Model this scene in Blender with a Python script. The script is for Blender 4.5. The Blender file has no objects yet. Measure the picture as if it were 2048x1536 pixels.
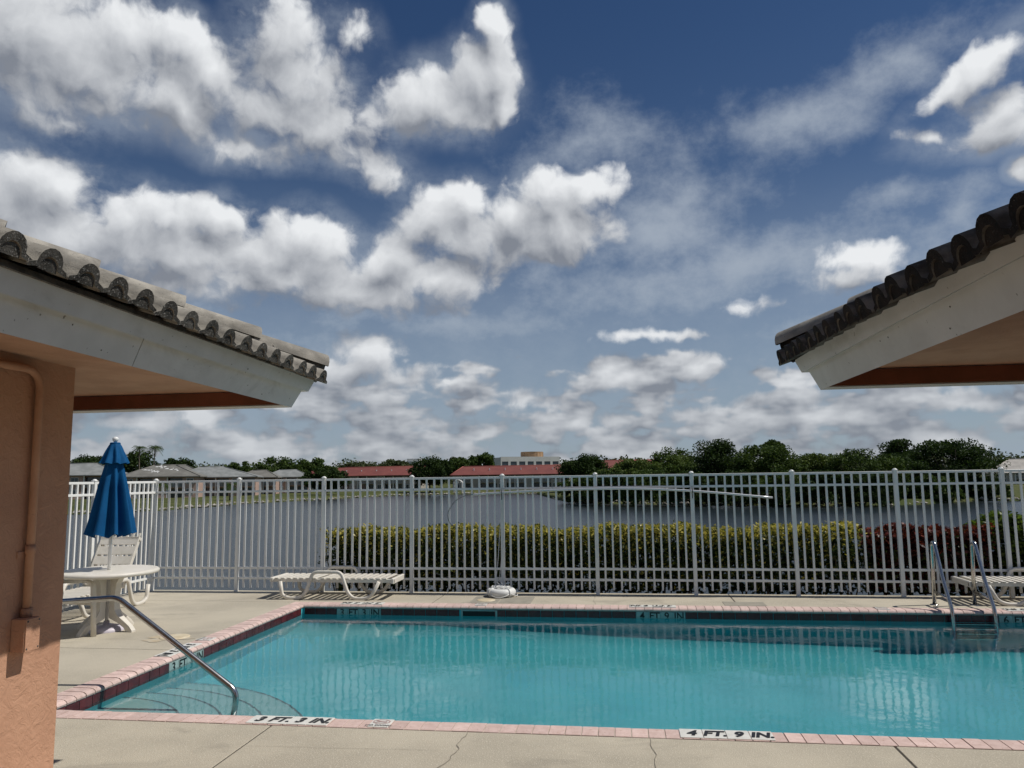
import bpy, bmesh, math, random
import numpy as np
from mathutils import Vector, Matrix, Euler

random.seed(7)
SC = bpy.context.scene
COL = SC.collection
R = math.radians

# ------------------------------------------------------------------ camera
cam_d = bpy.data.cameras.new('camera')
cam = bpy.data.objects.new('camera', cam_d)
COL.objects.link(cam)
SC.camera = cam
cam_d.sensor_width = 36.0
cam_d.lens = 26.89
cam_d.clip_start = 0.05
cam_d.clip_end = 8000.0
CAM_Z = 1.70
HORIZON_DY, ROLL_SL, YAW_DX, FPX = 186.0, -0.0135, 221.0, 1530.0
_n = Vector((-ROLL_SL, 1.0, -HORIZON_DY / FPX)).normalized()
_up = -_n
_d = Vector((YAW_DX, HORIZON_DY + ROLL_SL * YAW_DX, FPX)).normalized()
_d = (_d - _up * _d.dot(_up)).normalized()
_x = _d.cross(_up)
_rw = Matrix((_x, _d, _up))                    # world rows expressed in camera axes
_cr, _cu, _cb = _rw @ Vector((1, 0, 0)), _rw @ Vector((0, -1, 0)), _rw @ Vector((0, 0, -1))
cam.matrix_world = Matrix(((_cr.x, _cu.x, _cb.x, 0), (_cr.y, _cu.y, _cb.y, 0), (_cr.z, _cu.z, _cb.z, CAM_Z), (0, 0, 0, 1)))

# ------------------------------------------------------------------ render settings
SC.view_settings.view_transform = 'Standard'
SC.view_settings.look = 'None'
SC.view_settings.gamma = 1.0
SC.view_settings.exposure = 0.0
SC.view_settings.use_curve_mapping = False
SC.cycles.max_bounces = 6
SC.cycles.transparent_max_bounces = 24
SC.cycles.diffuse_bounces = 3
SC.cycles.glossy_bounces = 2
SC.cycles.caustics_reflective = False
SC.cycles.caustics_refractive = True
SC.cycles.sample_clamp_indirect = 4.0
SC.cycles.use_denoising = True

SUN_EL, SUN_AZ = 55.5, 82.0      # azimuth clockwise from +Y: the sun stands to the right of the view
sun_dir = Vector((math.sin(R(SUN_AZ)) * math.cos(R(SUN_EL)), math.cos(R(SUN_AZ)) * math.cos(R(SUN_EL)), math.sin(R(SUN_EL))))

# ------------------------------------------------------------------ small node expression helper
class NB:
    def __init__(s, nt): s.nt = nt
    def new(s, t, **k):
        n = s.nt.nodes.new(t)
        for a, v in k.items(): setattr(n, a, v)
        return n
    def put(s, sock, v):
        if isinstance(v, bpy.types.NodeSocket): s.nt.links.new(v, sock)
        else: sock.default_value = v
    def math(s, op, a, b=0.0, c=0.0, clamp=False):
        n = s.new('ShaderNodeMath', operation=op); n.use_clamp = clamp
        s.put(n.inputs[0], a); s.put(n.inputs[1], b); s.put(n.inputs[2], c)
        return n.outputs[0]
    def vmath(s, op, a, b=(0, 0, 0)):
        n = s.new('ShaderNodeVectorMath', operation=op)
        s.put(n.inputs[0], a); s.put(n.inputs[1], b)
        return n.outputs['Value'] if op in ('LENGTH', 'DOT_PRODUCT', 'DISTANCE') else n.outputs[0]
    def noise(s, vec, scale, detail=2.0, rough=0.5, dist=0.0, col=False, w=None, flat=False):
        n = s.new('ShaderNodeTexNoise')
        if flat:
            n.noise_dimensions = '2D'
            if w is not None: vec = s.vmath('ADD', vec, (w * 7.3, w * 3.1, 0))
        elif w is not None:
            n.noise_dimensions = '4D'; n.inputs['W'].default_value = w
        s.put(n.inputs['Vector'], vec); n.inputs['Scale'].default_value = scale
        n.inputs['Detail'].default_value = detail; n.inputs['Roughness'].default_value = rough
        n.inputs['Distortion'].default_value = dist
        return n.outputs['Color'] if col else n.outputs['Fac']
    def smooth(s, v, a, b, lo=0.0, hi=1.0):
        n = s.new('ShaderNodeMapRange', interpolation_type='SMOOTHSTEP')
        s.put(n.inputs[0], v)
        for i, q in enumerate((a, b, lo, hi)): s.put(n.inputs[i + 1], q)
        return n.outputs[0]
    def mix(s, f, a, b, mode='MIX'):
        n = s.new('ShaderNodeMix', data_type='RGBA', blend_type=mode)
        s.put(n.inputs[0], f); s.put(n.inputs[6], a); s.put(n.inputs[7], b)
        return n.outputs[2]

def c4(c): return (c[0], c[1], c[2], 1.0)

# ------------------------------------------------------------------ world: clear sky with clouds
world = bpy.data.worlds.new('World'); SC.world = world
world.use_nodes = True
wn = world.node_tree; wn.nodes.clear()
W = NB(wn)
sky = W.new('ShaderNodeTexSky', sky_type='NISHITA')
sky.sun_disc = False
sky.sun_elevation = R(SUN_EL); sky.sun_rotation = R(SUN_AZ)
sky.altitude = 0.0; sky.air_density = 0.85; sky.dust_density = 0.3; sky.ozone_density = 1.6
SKY_STR = 0.056
tc = W.new('ShaderNodeTexCoord')
sep = W.new('ShaderNodeSeparateXYZ'); wn.links.new(tc.outputs['Generated'], sep.inputs[0])
az = W.math('ARCTAN2', sep.outputs[0], sep.outputs[1])
el = W.math('ARCSINE', sep.outputs[2])
cmb = W.new('ShaderNodeCombineXYZ'); W.put(cmb.inputs[0], az); W.put(cmb.inputs[1], el)
P0 = cmb.outputs[0]
# (azimuth, elevation, half width, half height, tilt, thickness) of the single clouds, radians
CLOUDS = [(-0.729, 0.482, 0.128, 0.057, 0, 1.0), (-0.667, 0.467, 0.108, 0.048, 0, 1.0), (-0.631, 0.505, 0.055, 0.032, 0, 1.0), (-0.563, 0.503, 0.07, 0.031, -25, 1.0), (-0.526, 0.478, 0.039, 0.029, -45, 1.0), (-0.578, 0.458, 0.069, 0.039, 0, 1.0), (-0.56, 0.434, 0.028, 0.02, -40, 1.0), (-0.695, 0.425, 0.094, 0.027, 0, 0.6), (-0.689, 0.403, 0.035, 0.014, 0, 0.5), (-0.441, 0.532, 0.053, 0.04, 0, 0.85), (-0.421, 0.491, 0.073, 0.047, 0, 0.85), (-0.445, 0.45, 0.072, 0.036, 0, 0.8), (-0.394, 0.438, 0.073, 0.036, 0, 0.8), (-0.357, 0.536, 0.027, 0.023, 0, 0.55), (-0.328, 0.396, 0.06, 0.022, -25, 0.6), (-0.487, 0.4, 0.058, 0.017, -10, 0.7), (-0.361, 0.411, 0.08, 0.021, -25, 0.55), (-0.309, 0.455, 0.054, 0.024, 0, 0.55), (-0.255, 0.475, 0.062, 0.037, 0, 1.0), (-0.2, 0.471, 0.062, 0.037, 0, 1.0), (-0.179, 0.505, 0.042, 0.036, 0, 1.0), (-0.158, 0.516, 0.024, 0.048, 0, 1.0), (-0.161, 0.56, 0.024, 0.021, 0, 1.0), (-0.152, 0.482, 0.017, 0.037, 0, 1.0), (-0.72, 0.336, 0.063, 0.032, 0, 1.0), (-0.737, 0.307, 0.084, 0.048, 0, 1.0), (-0.685, 0.332, 0.029, 0.025, 0, 1.0), (-0.621, 0.303, 0.054, 0.032, 0, 1.0), (-0.566, 0.31, 0.068, 0.032, 0, 1.0), (-0.515, 0.321, 0.038, 0.027, 0, 1.0), (-0.672, 0.279, 0.151, 0.045, 0, 1.0), (-0.565, 0.275, 0.123, 0.035, 0, 1.0), (-0.506, 0.245, 0.125, 0.03, 0, 0.8), (-0.417, 0.3, 0.052, 0.034, 0, 1.0), (-0.379, 0.29, 0.052, 0.034, 0, 1.0), (-0.453, 0.279, 0.051, 0.031, 0, 1.0), (-0.416, 0.257, 0.129, 0.034, 0, 1.0), (-0.34, 0.235, 0.131, 0.025, 0, 0.9), (-0.301, 0.28, 0.06, 0.032, 26, 1.0), (-0.242, 0.332, 0.047, 0.032, 26, 1.0), (-0.194, 0.351, 0.037, 0.029, 0, 1.0), (-0.201, 0.314, 0.074, 0.038, 0, 1.0), (-0.242, 0.256, 0.08, 0.032, 0, 1.0), (-0.134, 0.338, 0.041, 0.032, 0, 1.0), (-0.079, 0.362, 0.054, 0.032, 0, 1.0), (-0.032, 0.366, 0.041, 0.028, 0, 1.0), (-0.073, 0.324, 0.074, 0.042, 0, 1.0), (-0.094, 0.293, 0.06, 0.023, 0, 0.8), (-0.569, 0.233, 0.037, 0.018, 0, 0.7), (-0.529, 0.231, 0.031, 0.012, 0, 0.6), (0.295, 0.254, 0.046, 0.021, 0, 1.0), (0.28, 0.235, 0.055, 0.018, 0, 0.8), (0.449, 0.439, 0.052, 0.021, 26, 0.85), (0.407, 0.424, 0.041, 0.011, 26, 0.65), (0.454, 0.387, 0.034, 0.026, 0, 0.8), (0.447, 0.363, 0.068, 0.019, 0, 0.7), (0.382, 0.369, 0.03, 0.01, -22, 0.6), (0.471, 0.32, 0.017, 0.013, 0, 1.0), (-0.332, 0.159, 0.042, 0.026, 0, 1.0), (-0.358, 0.139, 0.058, 0.026, 0, 0.9), (-0.287, 0.127, 0.052, 0.019, 0, 0.75), (0.007, 0.123, 0.059, 0.023, 0, 1.0), (-0.012, 0.136, 0.033, 0.016, 0, 1.0), (0.096, 0.132, 0.038, 0.022, 0, 1.0), (0.07, 0.101, 0.039, 0.013, 0, 0.8), (0.088, 0.079, 0.057, 0.016, 0, 0.85), (-0.007, 0.071, 0.039, 0.013, 0, 0.7), (-0.117, 0.1, 0.039, 0.016, 0, 0.75), (-0.203, 0.114, 0.053, 0.012, 0, 0.65), (-0.255, 0.069, 0.065, 0.014, 0, 0.7), (-0.325, 0.075, 0.058, 0.016, 0, 0.7), (-0.388, 0.081, 0.057, 0.016, 0, 0.7), (0.197, 0.087, 0.068, 0.015, 0, 0.75), (0.286, 0.068, 0.072, 0.015, 0, 0.75), (0.381, 0.08, 0.068, 0.014, 0, 0.75), (-0.506, 0.056, 0.079, 0.013, 0, 0.7), (-0.595, 0.072, 0.071, 0.018, 0, 0.7), (-0.418, 0.043, 0.075, 0.009, 0, 0.6), (0.162, 0.21, 0.038, 0.012, 0, 0.55), (0.041, 0.18, 0.072, 0.009, 0, 0.6), (0.065, 0.311, 0.099, 0.069, -40, 0.46), (0.158, 0.26, 0.269, 0.037, 0, 0.42), (0.011, 0.245, 0.198, 0.051, 0, 0.4), (-0.222, 0.198, 0.331, 0.032, 0, 0.36), (0.282, 0.175, 0.242, 0.036, 0, 0.4), (0.234, 0.421, 0.077, 0.029, 12, 0.4), (0.357, 0.457, 0.085, 0.027, 26, 0.33), (0.346, 0.318, 0.036, 0.017, 0, 0.34), (0.407, 0.299, 0.035, 0.022, 0, 0.38), (-0.414, 0.169, 0.191, 0.031, 0, 0.38), (-0.05, 0.421, 0.089, 0.037, -40, 0.3)]
TILTS = (-40, -24, 0, 12, 26)
def warp(P):
    w1 = W.vmath('MULTIPLY', W.vmath('SUBTRACT', W.noise(P, 9.0, 2.0, 0.52, col=True, flat=True), (0.5, 0.5, 0.5)), (0.032, 0.028, 0))
    w2 = W.vmath('MULTIPLY', W.vmath('SUBTRACT', W.noise(P, 34.0, 2.0, 0.55, col=True, flat=True), (0.5, 0.5, 0.5)), (0.011, 0.011, 0))
    return W.vmath('ADD', W.vmath('ADD', P, w1), w2)
def vmadd(a, b, c):
    n = W.new('ShaderNodeVectorMath', operation='MULTIPLY_ADD'); W.put(n.inputs[0], a); n.inputs[1].default_value = b; n.inputs[2].default_value = c
    return n.outputs[0]
def billow(vec, scale):
    n = W.new('ShaderNodeTexVoronoi', voronoi_dimensions='2D', feature='F1'); W.put(n.inputs['Vector'], vec); n.inputs['Scale'].default_value = scale
    n.inputs['Detail'].default_value = 2.0; n.inputs['Roughness'].default_value = 0.5; n.inputs['Lacunarity'].default_value = 2.3
    return n.outputs['Distance']
off = W.math('MAXIMUM', W.smooth(W.math('ABSOLUTE', az), 0.80, 0.98), W.smooth(el, 0.62, 0.74))
gn = W.noise(tc.outputs['Generated'], 2.6, 4.0, 0.55)
rest = W.math('MULTIPLY_ADD', W.math('SUBTRACT', gn, 0.5), 4.0, W.math('MULTIPLY_ADD', off, 1.1, -1.35))
band = W.smooth(el, 0.10, 0.26, 0.34, -1.9)
CB, CS = 1.22, 1.22
def cloud_base(Q, PH):
    """smooth thickness of the cloud bodies at the warped (azimuth, elevation) Q"""
    rotd = {}
    for t in TILTS:
        if t == 0: rotd[t] = Q; continue
        m = W.new('ShaderNodeMapping', vector_type='POINT'); m.inputs['Rotation'].default_value = (0, 0, -R(t)); W.put(m.inputs['Vector'], Q); rotd[t] = m.outputs[0]
    acc = None
    for (a, e, rx, ry, rot, s) in CLOUDS:
        if s < .5: continue
        t = min(TILTS, key=lambda q: abs(q - rot)); c_, s_ = math.cos(-R(t)), math.sin(-R(t))
        ca, ce = a * c_ - e * s_, a * s_ + e * c_
        ix, iy = 1 / (rx * CB), 1 / (ry * CS)
        g = W.math('MULTIPLY_ADD', W.vmath('LENGTH', vmadd(rotd[t], (ix, iy, 0), (-ca * ix, -ce * iy, 0))), -s, s)
        acc = g if acc is None else W.math('SMOOTH_MAX', acc, g, 0.30)
    hn = W.noise(W.vmath('MULTIPLY', PH, (1.0, 2.3, 1.0)), 11.0, 3.0, 0.52, w=3.1, flat=True)
    hd = W.math('MULTIPLY_ADD', W.math('SUBTRACT', hn, 0.48), 3.0, band)
    return W.math('SMOOTH_MAX', acc, hd, 0.15)
def cloud_detail(Q):
    fine = W.noise(Q, 15.0, 8.0, 0.62, w=1.7, flat=True)
    return W.math('MULTIPLY_ADD', W.math('SUBTRACT', 0.56, billow(Q, 17.0)), 0.42, W.math('MULTIPLY', W.math('SUBTRACT', fine, 0.5), 1.15))
Q0 = warp(P0)
SH = (0.012, 0.034, 0)
b0, n0 = cloud_base(Q0, P0), cloud_detail(Q0)
b1, n1 = cloud_base(W.vmath('ADD', Q0, SH), W.vmath('ADD', P0, SH)), cloud_detail(W.vmath('ADD', Q0, (0.008, 0.014, 0)))
d0 = W.math('MAXIMUM', W.math('ADD', b0, n0), rest)
alpha = W.smooth(d0, -0.06, 0.44)
alpha = W.math('MULTIPLY', alpha, W.smooth(el, 0.02, 0.24, 0.86, 0.985))
lit = W.math('MULTIPLY_ADD', W.math('SUBTRACT', b0, b1), 0.78, 0.34)
lit = W.math('MULTIPLY_ADD', W.math('SUBTRACT', W.noise(Q0, 7.0, 3.0, 0.5, w=12.0, flat=True), 0.5), 0.28, lit)
lit = W.math('MULTIPLY_ADD', W.math('SUBTRACT', n0, n1), 0.50, lit)
lit = W.math('SUBTRACT', lit, W.smooth(d0, 0.50, 1.25, 0.0, 0.14), clamp=True)
lit = W.math('MULTIPLY_ADD', W.math('SUBTRACT', lit, 0.40), W.smooth(el, 0.0, 0.24, 0.62, 1.0), W.smooth(el, 0.0, 0.24, 0.26, 0.40))
ccol = W.mix(lit, (0.245, 0.268, 0.315, 1), (0.93, 0.95, 0.97, 1))
# thin torn veils and high haze
vq = W.vmath('MULTIPLY', P0, (1.0, 1.35, 1.0))
veil = W.noise(vq, 9.0, 8.0, 0.64, 0.0, w=5.0, flat=True)
vacc = None
for (a, e, rx, ry, rot, s) in CLOUDS:
    if s >= .5: continue
    ix, iy = 1 / (rx * 1.5), 1 / (ry * 1.6)
    gq = W.math('MULTIPLY_ADD', W.vmath('LENGTH', vmadd(Q0, (ix, iy, 0), (-a * ix, -e * iy, 0))), -s, s)
    vacc = gq if vacc is None else W.math('SMOOTH_MAX', vacc, gq, 0.1)
vd = W.math('MULTIPLY_ADD', W.math('SUBTRACT', veil, 0.5), 0.9, vacc)
valpha = W.math('MULTIPLY', W.smooth(vd, -0.10, 0.58), 0.82)
haze_f = W.math('MULTIPLY', W.smooth(el, -0.02, 0.40, 0.92, 0.0), W.smooth(veil, 0.25, 0.75, 0.66, 1.0))
halo = W.math('MULTIPLY', W.smooth(b0, -0.55, 0.25, 0.0, 0.42), W.smooth(veil, 0.30, 0.66, 0.15, 1.0))
haze_f = W.math('MAXIMUM', haze_f, W.math('MAXIMUM', valpha, halo))
haze_plain = W.math('MULTIPLY', W.smooth(el, -0.02, 0.40, 0.92, 0.0), 0.83)
SKY_TINT = W.mix(1.0, sky.outputs[0], W.mix(W.smooth(el, 0.15, 0.62), (0.86, 0.93, 1.0, 1), (0.46, 0.66, 0.88, 1)), 'MULTIPLY')
def bg(col, strength=1.0):
    n = W.new('ShaderNodeBackground'); W.put(n.inputs[0], col); n.inputs[1].default_value = strength
    return n.outputs[0]
def mixs(f, a, b):
    n = W.new('ShaderNodeMixShader'); W.put(n.inputs[0], f); wn.links.new(a, n.inputs[1]); wn.links.new(b, n.inputs[2])
    return n.outputs[0]
HAZE = (0.305, 0.37, 0.45, 1)
# the part of the sky with the single clouds, and the rest of it (same sky, broken cloud)
front = mixs(alpha, mixs(haze_f, bg(SKY_TINT, SKY_STR), bg(W.mix(W.smooth(el, 0.08, 0.3), HAZE, (0.40, 0.455, 0.53, 1)))), bg(ccol, 0.90))
nr = W.noise(tc.outputs['Generated'], 9.0, 4.0, 0.6)
dr = W.math('MULTIPLY_ADD', W.math('SUBTRACT', nr, 0.5), 0.9, rest)
back = mixs(W.smooth(dr, -0.02, 0.40), mixs(haze_plain, bg(SKY_TINT, SKY_STR), bg(HAZE)), bg((0.48, 0.50, 0.54, 1), 0.86))
inside = W.math('MULTIPLY', W.math('LESS_THAN', W.math('ABSOLUTE', az), 1.0), W.math('LESS_THAN', el, 0.76))
whole = mixs(inside, back, front)
world.cycles.sampling_method = 'NONE'
wo = W.new('ShaderNodeOutputWorld'); wn.links.new(whole, wo.inputs[0])

sd = bpy.data.lights.new('sun', 'SUN'); sd.energy = 3.8; sd.angle = R(0.53); sd.color = (1.0, 0.955, 0.88)
so = bpy.data.objects.new('sun', sd); COL.objects.link(so)
so.rotation_euler = (-sun_dir).to_track_quat('-Z', 'Y').to_euler()
so.location = (30, 0, 60)
sd.cycles.is_caustics_light = True

# ------------------------------------------------------------------ materials
def material(name, base, base2=None, scale=6.0, rough=0.6, metal=0.0, spec=0.5, bump=None, detail=5.0, lo=0.35, hi=0.65, speck=None, obj_var=0.0, coat=0.0, stain=None):
    """base/base2 mixed by noise; bump = [(scale, strength, distance, detail)]; speck = (scale, threshold, colour)"""
    m = bpy.data.materials.new(name); m.use_nodes = True
    nt = m.node_tree; B = NB(nt)
    p = nt.nodes['Principled BSDF']
    t = B.new('ShaderNodeTexCoord').outputs['Object']
    geo = B.new('ShaderNodeNewGeometry').outputs['Position']
    col = c4(base)
    if base2 is not None:
        col = B.mix(B.smooth(B.noise(geo, scale, detail, 0.6), lo, hi), c4(base), c4(base2))
    if speck is not None:
        f = B.smooth(B.noise(geo, speck[0], 2.0, 0.5), speck[1], speck[1] + 0.08)
        col = B.mix(f, col, c4(speck[2]))
    if stain is not None:
        f = B.math('MULTIPLY', B.smooth(B.noise(B.vmath('MULTIPLY', geo, (1.0, stain[3], 1.0)), stain[0], 8.0, 0.68, 0.6), stain[1], stain[1] + 0.16), stain[4])
        col = B.mix(f, col, c4(stain[2]))
    if obj_var > 0:
        oi = B.new('ShaderNodeObjectInfo').outputs['Random']
        hs = B.new('ShaderNodeHueSaturation'); B.put(hs.inputs['Color'], col)
        B.put(hs.inputs['Value'], B.math('MULTIPLY_ADD', oi, 2 * obj_var, 1 - obj_var))
        col = hs.outputs[0]
    B.put(p.inputs['Base Color'], col)
    p.inputs['Roughness'].default_value = rough
    p.inputs['Metallic'].default_value = metal
    p.inputs['Specular IOR Level'].default_value = spec
    if coat: p.inputs['Coat Weight'].default_value = coat
    prev = None
    for b in (bump or []):
        n = B.new('ShaderNodeBump'); n.inputs['Strength'].default_value = b[1]; n.inputs['Distance'].default_value = b[2]
        B.put(n.inputs['Height'], B.noise(geo, b[0], b[3], 0.6, b[4] if len(b) > 4 else 0.0))
        if prev is not None: nt.links.new(prev, n.inputs['Normal'])
        prev = n.outputs[0]
    if prev is not None: nt.links.new(prev, p.inputs['Normal'])
    return m

def leaf_material(name, c1, c2, scale=1.5, trans=0.35, rough=0.6, spec=0.08):
    m = bpy.data.materials.new(name); m.use_nodes = True
    nt = m.node_tree; B = NB(nt); p = nt.nodes['Principled BSDF']
    geo = B.new('ShaderNodeNewGeometry')
    f = B.math('ADD', B.math('MULTIPLY', B.noise(geo.outputs['Position'], scale, 3.0), 0.6), B.math('MULTIPLY', geo.outputs['Random Per Island'], 0.5))
    col = B.mix(B.smooth(f, 0.25, 0.85), c4(c1), c4(c2))
    B.put(p.inputs['Base Color'], col); p.inputs['Roughness'].default_value = rough
    p.inputs['Specular IOR Level'].default_value = spec
    tr = B.new('ShaderNodeBsdfTranslucent'); B.put(tr.inputs[0], B.mix(1.0, col, (1.0, 1.05, 0.55, 1), 'MULTIPLY'))
    mx = B.new('ShaderNodeMixShader'); mx.inputs[0].default_value = trans
    nt.links.new(p.outputs[0], mx.inputs[1]); nt.links.new(tr.outputs[0], mx.inputs[2])
    nt.links.new(mx.outputs[0], nt.nodes['Material Output'].inputs[0])
    return m

M = {}
M['stucco'] = material('stucco', (0.55, 0.315, 0.205), (0.49, 0.275, 0.178), 3.0, 0.85, spec=0.2, bump=[(15, 0.6, 0.014, 5, 1.8), (130, 0.3, 0.003, 2)])
M['soffit'] = material('soffit_stucco', (0.53, 0.325, 0.222), (0.46, 0.275, 0.185), 5.0, 0.85, spec=0.2, bump=[(20, 0.6, 0.01, 4, 2.2)])
M['frieze'] = material('brown_trim', (0.22, 0.075, 0.04), (0.17, 0.06, 0.03), 5.0, 0.7)
M['fascia'] = material('fascia_paint', (0.70, 0.70, 0.68), (0.60, 0.60, 0.58), 2.2, 0.55, spec=0.35, bump=[(9, 0.08, 0.01, 3)], speck=(42, 0.70, (0.23, 0.22, 0.2)), stain=(2.4, 0.56, (0.34, 0.33, 0.30), 0.5, 0.45))
M['tile'] = material('concrete_tile', (0.36, 0.335, 0.29), (0.22, 0.205, 0.18), 7.0, 0.9, spec=0.2, bump=[(220, 0.6, 0.004, 3), (30, 0.3, 0.006, 4)], speck=(130, 0.64, (0.14, 0.13, 0.115)), obj_var=0.16, stain=(3.0, 0.52, (0.12, 0.11, 0.095), 1.0, 0.6))
M['tile_dark'] = material('shaded_tile_edge', (0.030, 0.023, 0.019), (0.014, 0.012, 0.011), 18.0, 0.95, spec=0.15, bump=[(160, 0.8, 0.006, 4)], speck=(120, 0.66, (0.12, 0.11, 0.10)), obj_var=0.2)  # right roof's tile ends: shade on them is put into the near-black colour
M['tile_shade'] = material('shaded_tile', (0.20, 0.185, 0.165), (0.05, 0.045, 0.04), 9.0, 0.92, spec=0.2, bump=[(200, 0.6, 0.004, 3)], obj_var=0.15)  # darker copy of the concrete tile, shade of the right roof in its colour
M['tile_edge'] = material('tile_edge', (0.10, 0.095, 0.085), (0.05, 0.048, 0.043), 18.0, 0.95, spec=0.15, bump=[(160, 0.9, 0.006, 4)], speck=(120, 0.60, (0.30, 0.29, 0.27)), obj_var=0.2)
M['mortar'] = material('mortar', (0.14, 0.13, 0.115), (0.07, 0.065, 0.06), 20, 0.95, bump=[(60, 0.6, 0.01, 4)])
M['deck'] = material('concrete_deck', (0.505, 0.455, 0.36), (0.405, 0.365, 0.29), 0.8, 0.85, spec=0.25, bump=[(120, 0.8, 0.006, 2), (40, 0.2, 0.004, 3)], detail=9.0, speck=(85, 0.58, (0.57, 0.525, 0.435)), stain=(0.9, 0.53, (0.25, 0.225, 0.185), 1.6, 0.5))
M['joint'] = material('joint_sealant', (0.06, 0.052, 0.042), rough=0.95)
M['crack'] = material('crack_line', (0.21, 0.185, 0.145), (0.30, 0.27, 0.215), 9.0, 0.95)  # dark tones of the crack lines on the slabs
M['patch'] = material('patched_concrete', (0.33, 0.305, 0.25), (0.27, 0.25, 0.205), 6.0, 0.9, bump=[(200, 0.5, 0.003, 2)])
M['lid'] = material('skimmer_lid', (0.66, 0.58, 0.42), (0.56, 0.46, 0.30), 8.0, 0.5)
M['rust'] = material('rust_stain', (0.46, 0.37, 0.24), (0.485, 0.44, 0.35), 9.0, 0.9)
M['brick'] = material('coping_brick', (0.66, 0.50, 0.455), (0.57, 0.42, 0.375), 16.0, 0.75, spec=0.3, bump=[(120, 0.4, 0.003, 3)], obj_var=0.10, speck=(70, 0.64, (0.40, 0.25, 0.20)))
M['grout'] = material('grout', (0.56, 0.50, 0.43), (0.42, 0.37, 0.31), 11.0, 0.9)
M['redtile'] = material('waterline_tile', (0.105, 0.022, 0.026), (0.065, 0.014, 0.018), 9.0, 0.25, obj_var=0.2)
M['marker'] = material('marker_tile', (0.74, 0.73, 0.68), (0.66, 0.65, 0.60), 14.0, 0.4)
M['marker_wall'] = material('marker_wall_tile', (0.36, 0.46, 0.44), (0.28, 0.38, 0.37), 14.0, 0.35)
M['black'] = material('black_paint', (0.012, 0.012, 0.012), rough=0.5)
M['red_print'] = material('faded_red_print', (0.30, 0.09, 0.085), rough=0.5)
M['plaster'] = material('pool_plaster', (0.065, 0.51, 0.58), (0.052, 0.455, 0.525), 1.2, 0.8, detail=6.0)
M['shallow_pale_plaster'] = material('shallow_pale_plaster', (0.22, 0.50, 0.52), (0.17, 0.45, 0.47), 1.6, 0.8)  # paler than the basin, standing in for less light absorbed in shallow water
M['step_edge'] = material('step_edge_tile', (0.06, 0.14, 0.16), rough=0.4)
M['darkhole'] = material('skimmer_throat', (0.015, 0.015, 0.016), rough=0.8)
M['fence'] = material('fence_paint', (0.83, 0.83, 0.80), (0.78, 0.78, 0.75), 3.0, 0.35, spec=0.5, obj_var=0.03)
M['resin'] = material('white_resin', (0.72, 0.68, 0.61), (0.65, 0.61, 0.53), 5.0, 0.42, spec=0.45, obj_var=0.03)
M['umb_base'] = material('lavender_plastic', (0.60, 0.555, 0.62), (0.52, 0.48, 0.54), 7.0, 0.45)
M['blue'] = material('blue_canvas', (0.002, 0.066, 0.185), (0.003, 0.080, 0.215), 6.0, 0.75, spec=0.15, bump=[(240, 0.25, 0.002, 2), (9, 0.2, 0.02, 3)])
M['white'] = material('white_paint', (0.78, 0.78, 0.76), rough=0.4)
M['steel'] = material('stainless_steel', (0.56, 0.555, 0.54), (0.46, 0.455, 0.44), 14.0, 0.22, metal=1.0, bump=[(30, 0.06, 0.002, 3)])
M['alu'] = material('aluminium_pole', (0.62, 0.63, 0.64), rough=0.35, metal=0.6)
M['darkmetal'] = material('dark_metal', (0.06, 0.065, 0.07), rough=0.4, metal=0.7)
M['hookmetal'] = material('grey_metal', (0.16, 0.165, 0.17), rough=0.5, metal=0.6)
M['ring'] = material('life_ring_foam', (0.74, 0.74, 0.72), (0.66, 0.66, 0.64), 9.0, 0.5)
M['rope'] = material('white_rope', (0.70, 0.70, 0.68), rough=0.8)
M['soil'] = material('soil', (0.07, 0.055, 0.04), (0.04, 0.033, 0.026), 5.0, 0.95, bump=[(30, 0.7, 0.03, 4)])
M['seawall'] = material('seawall_concrete', (0.30, 0.28, 0.24), (0.2, 0.19, 0.165), 2.0, 0.9, bump=[(40, 0.4, 0.01, 4)])
M['grass'] = material('lawn', (0.055, 0.072, 0.022), (0.10, 0.105, 0.04), 0.11, 0.95, spec=0.1, bump=[(1.2, 0.8, 0.25, 5)], detail=7.0)
M['rock'] = material('riprap_stone', (0.40, 0.38, 0.33), (0.24, 0.22, 0.19), 0.8, 0.9)
M['bark'] = material('bark', (0.10, 0.08, 0.06), (0.16, 0.13, 0.10), 3.0, 0.95, bump=[(14, 0.6, 0.04, 4)])
M['stem'] = material('grey_stem', (0.20, 0.17, 0.135), (0.12, 0.10, 0.08), 20.0, 0.9)
M['leaf_dark'] = leaf_material('leaf_dark', (0.020, 0.038, 0.013), (0.052, 0.084, 0.025), 0.35, 0.25)
M['leaf_mid'] = leaf_material('leaf_mid', (0.036, 0.064, 0.018), (0.088, 0.128, 0.034), 0.35, 0.25)
M['leaf_light'] = leaf_material('leaf_light', (0.056, 0.090, 0.024), (0.125, 0.165, 0.045), 0.35, 0.25)
M['leaf_pale'] = leaf_material('leaf_pale', (0.060, 0.078, 0.038), (0.110, 0.130, 0.062), 0.35, 0.2)
M['leaf_gold'] = leaf_material('leaf_gold', (0.33, 0.28, 0.045), (0.58, 0.50, 0.13), 9.0, 0.35, 0.35, 0.22)
M['leaf_green'] = leaf_material('leaf_green', (0.035, 0.055, 0.014), (0.10, 0.125, 0.03), 9.0, 0.25, 0.35, 0.22)
M['leaf_red'] = leaf_material('leaf_red', (0.085, 0.014, 0.012), (0.22, 0.045, 0.026), 9.0, 0.3, 0.4, 0.22)
M['leaf_wine'] = leaf_material('leaf_wine', (0.030, 0.010, 0.010), (0.075, 0.022, 0.018), 9.0, 0.2, 0.4, 0.22)
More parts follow.
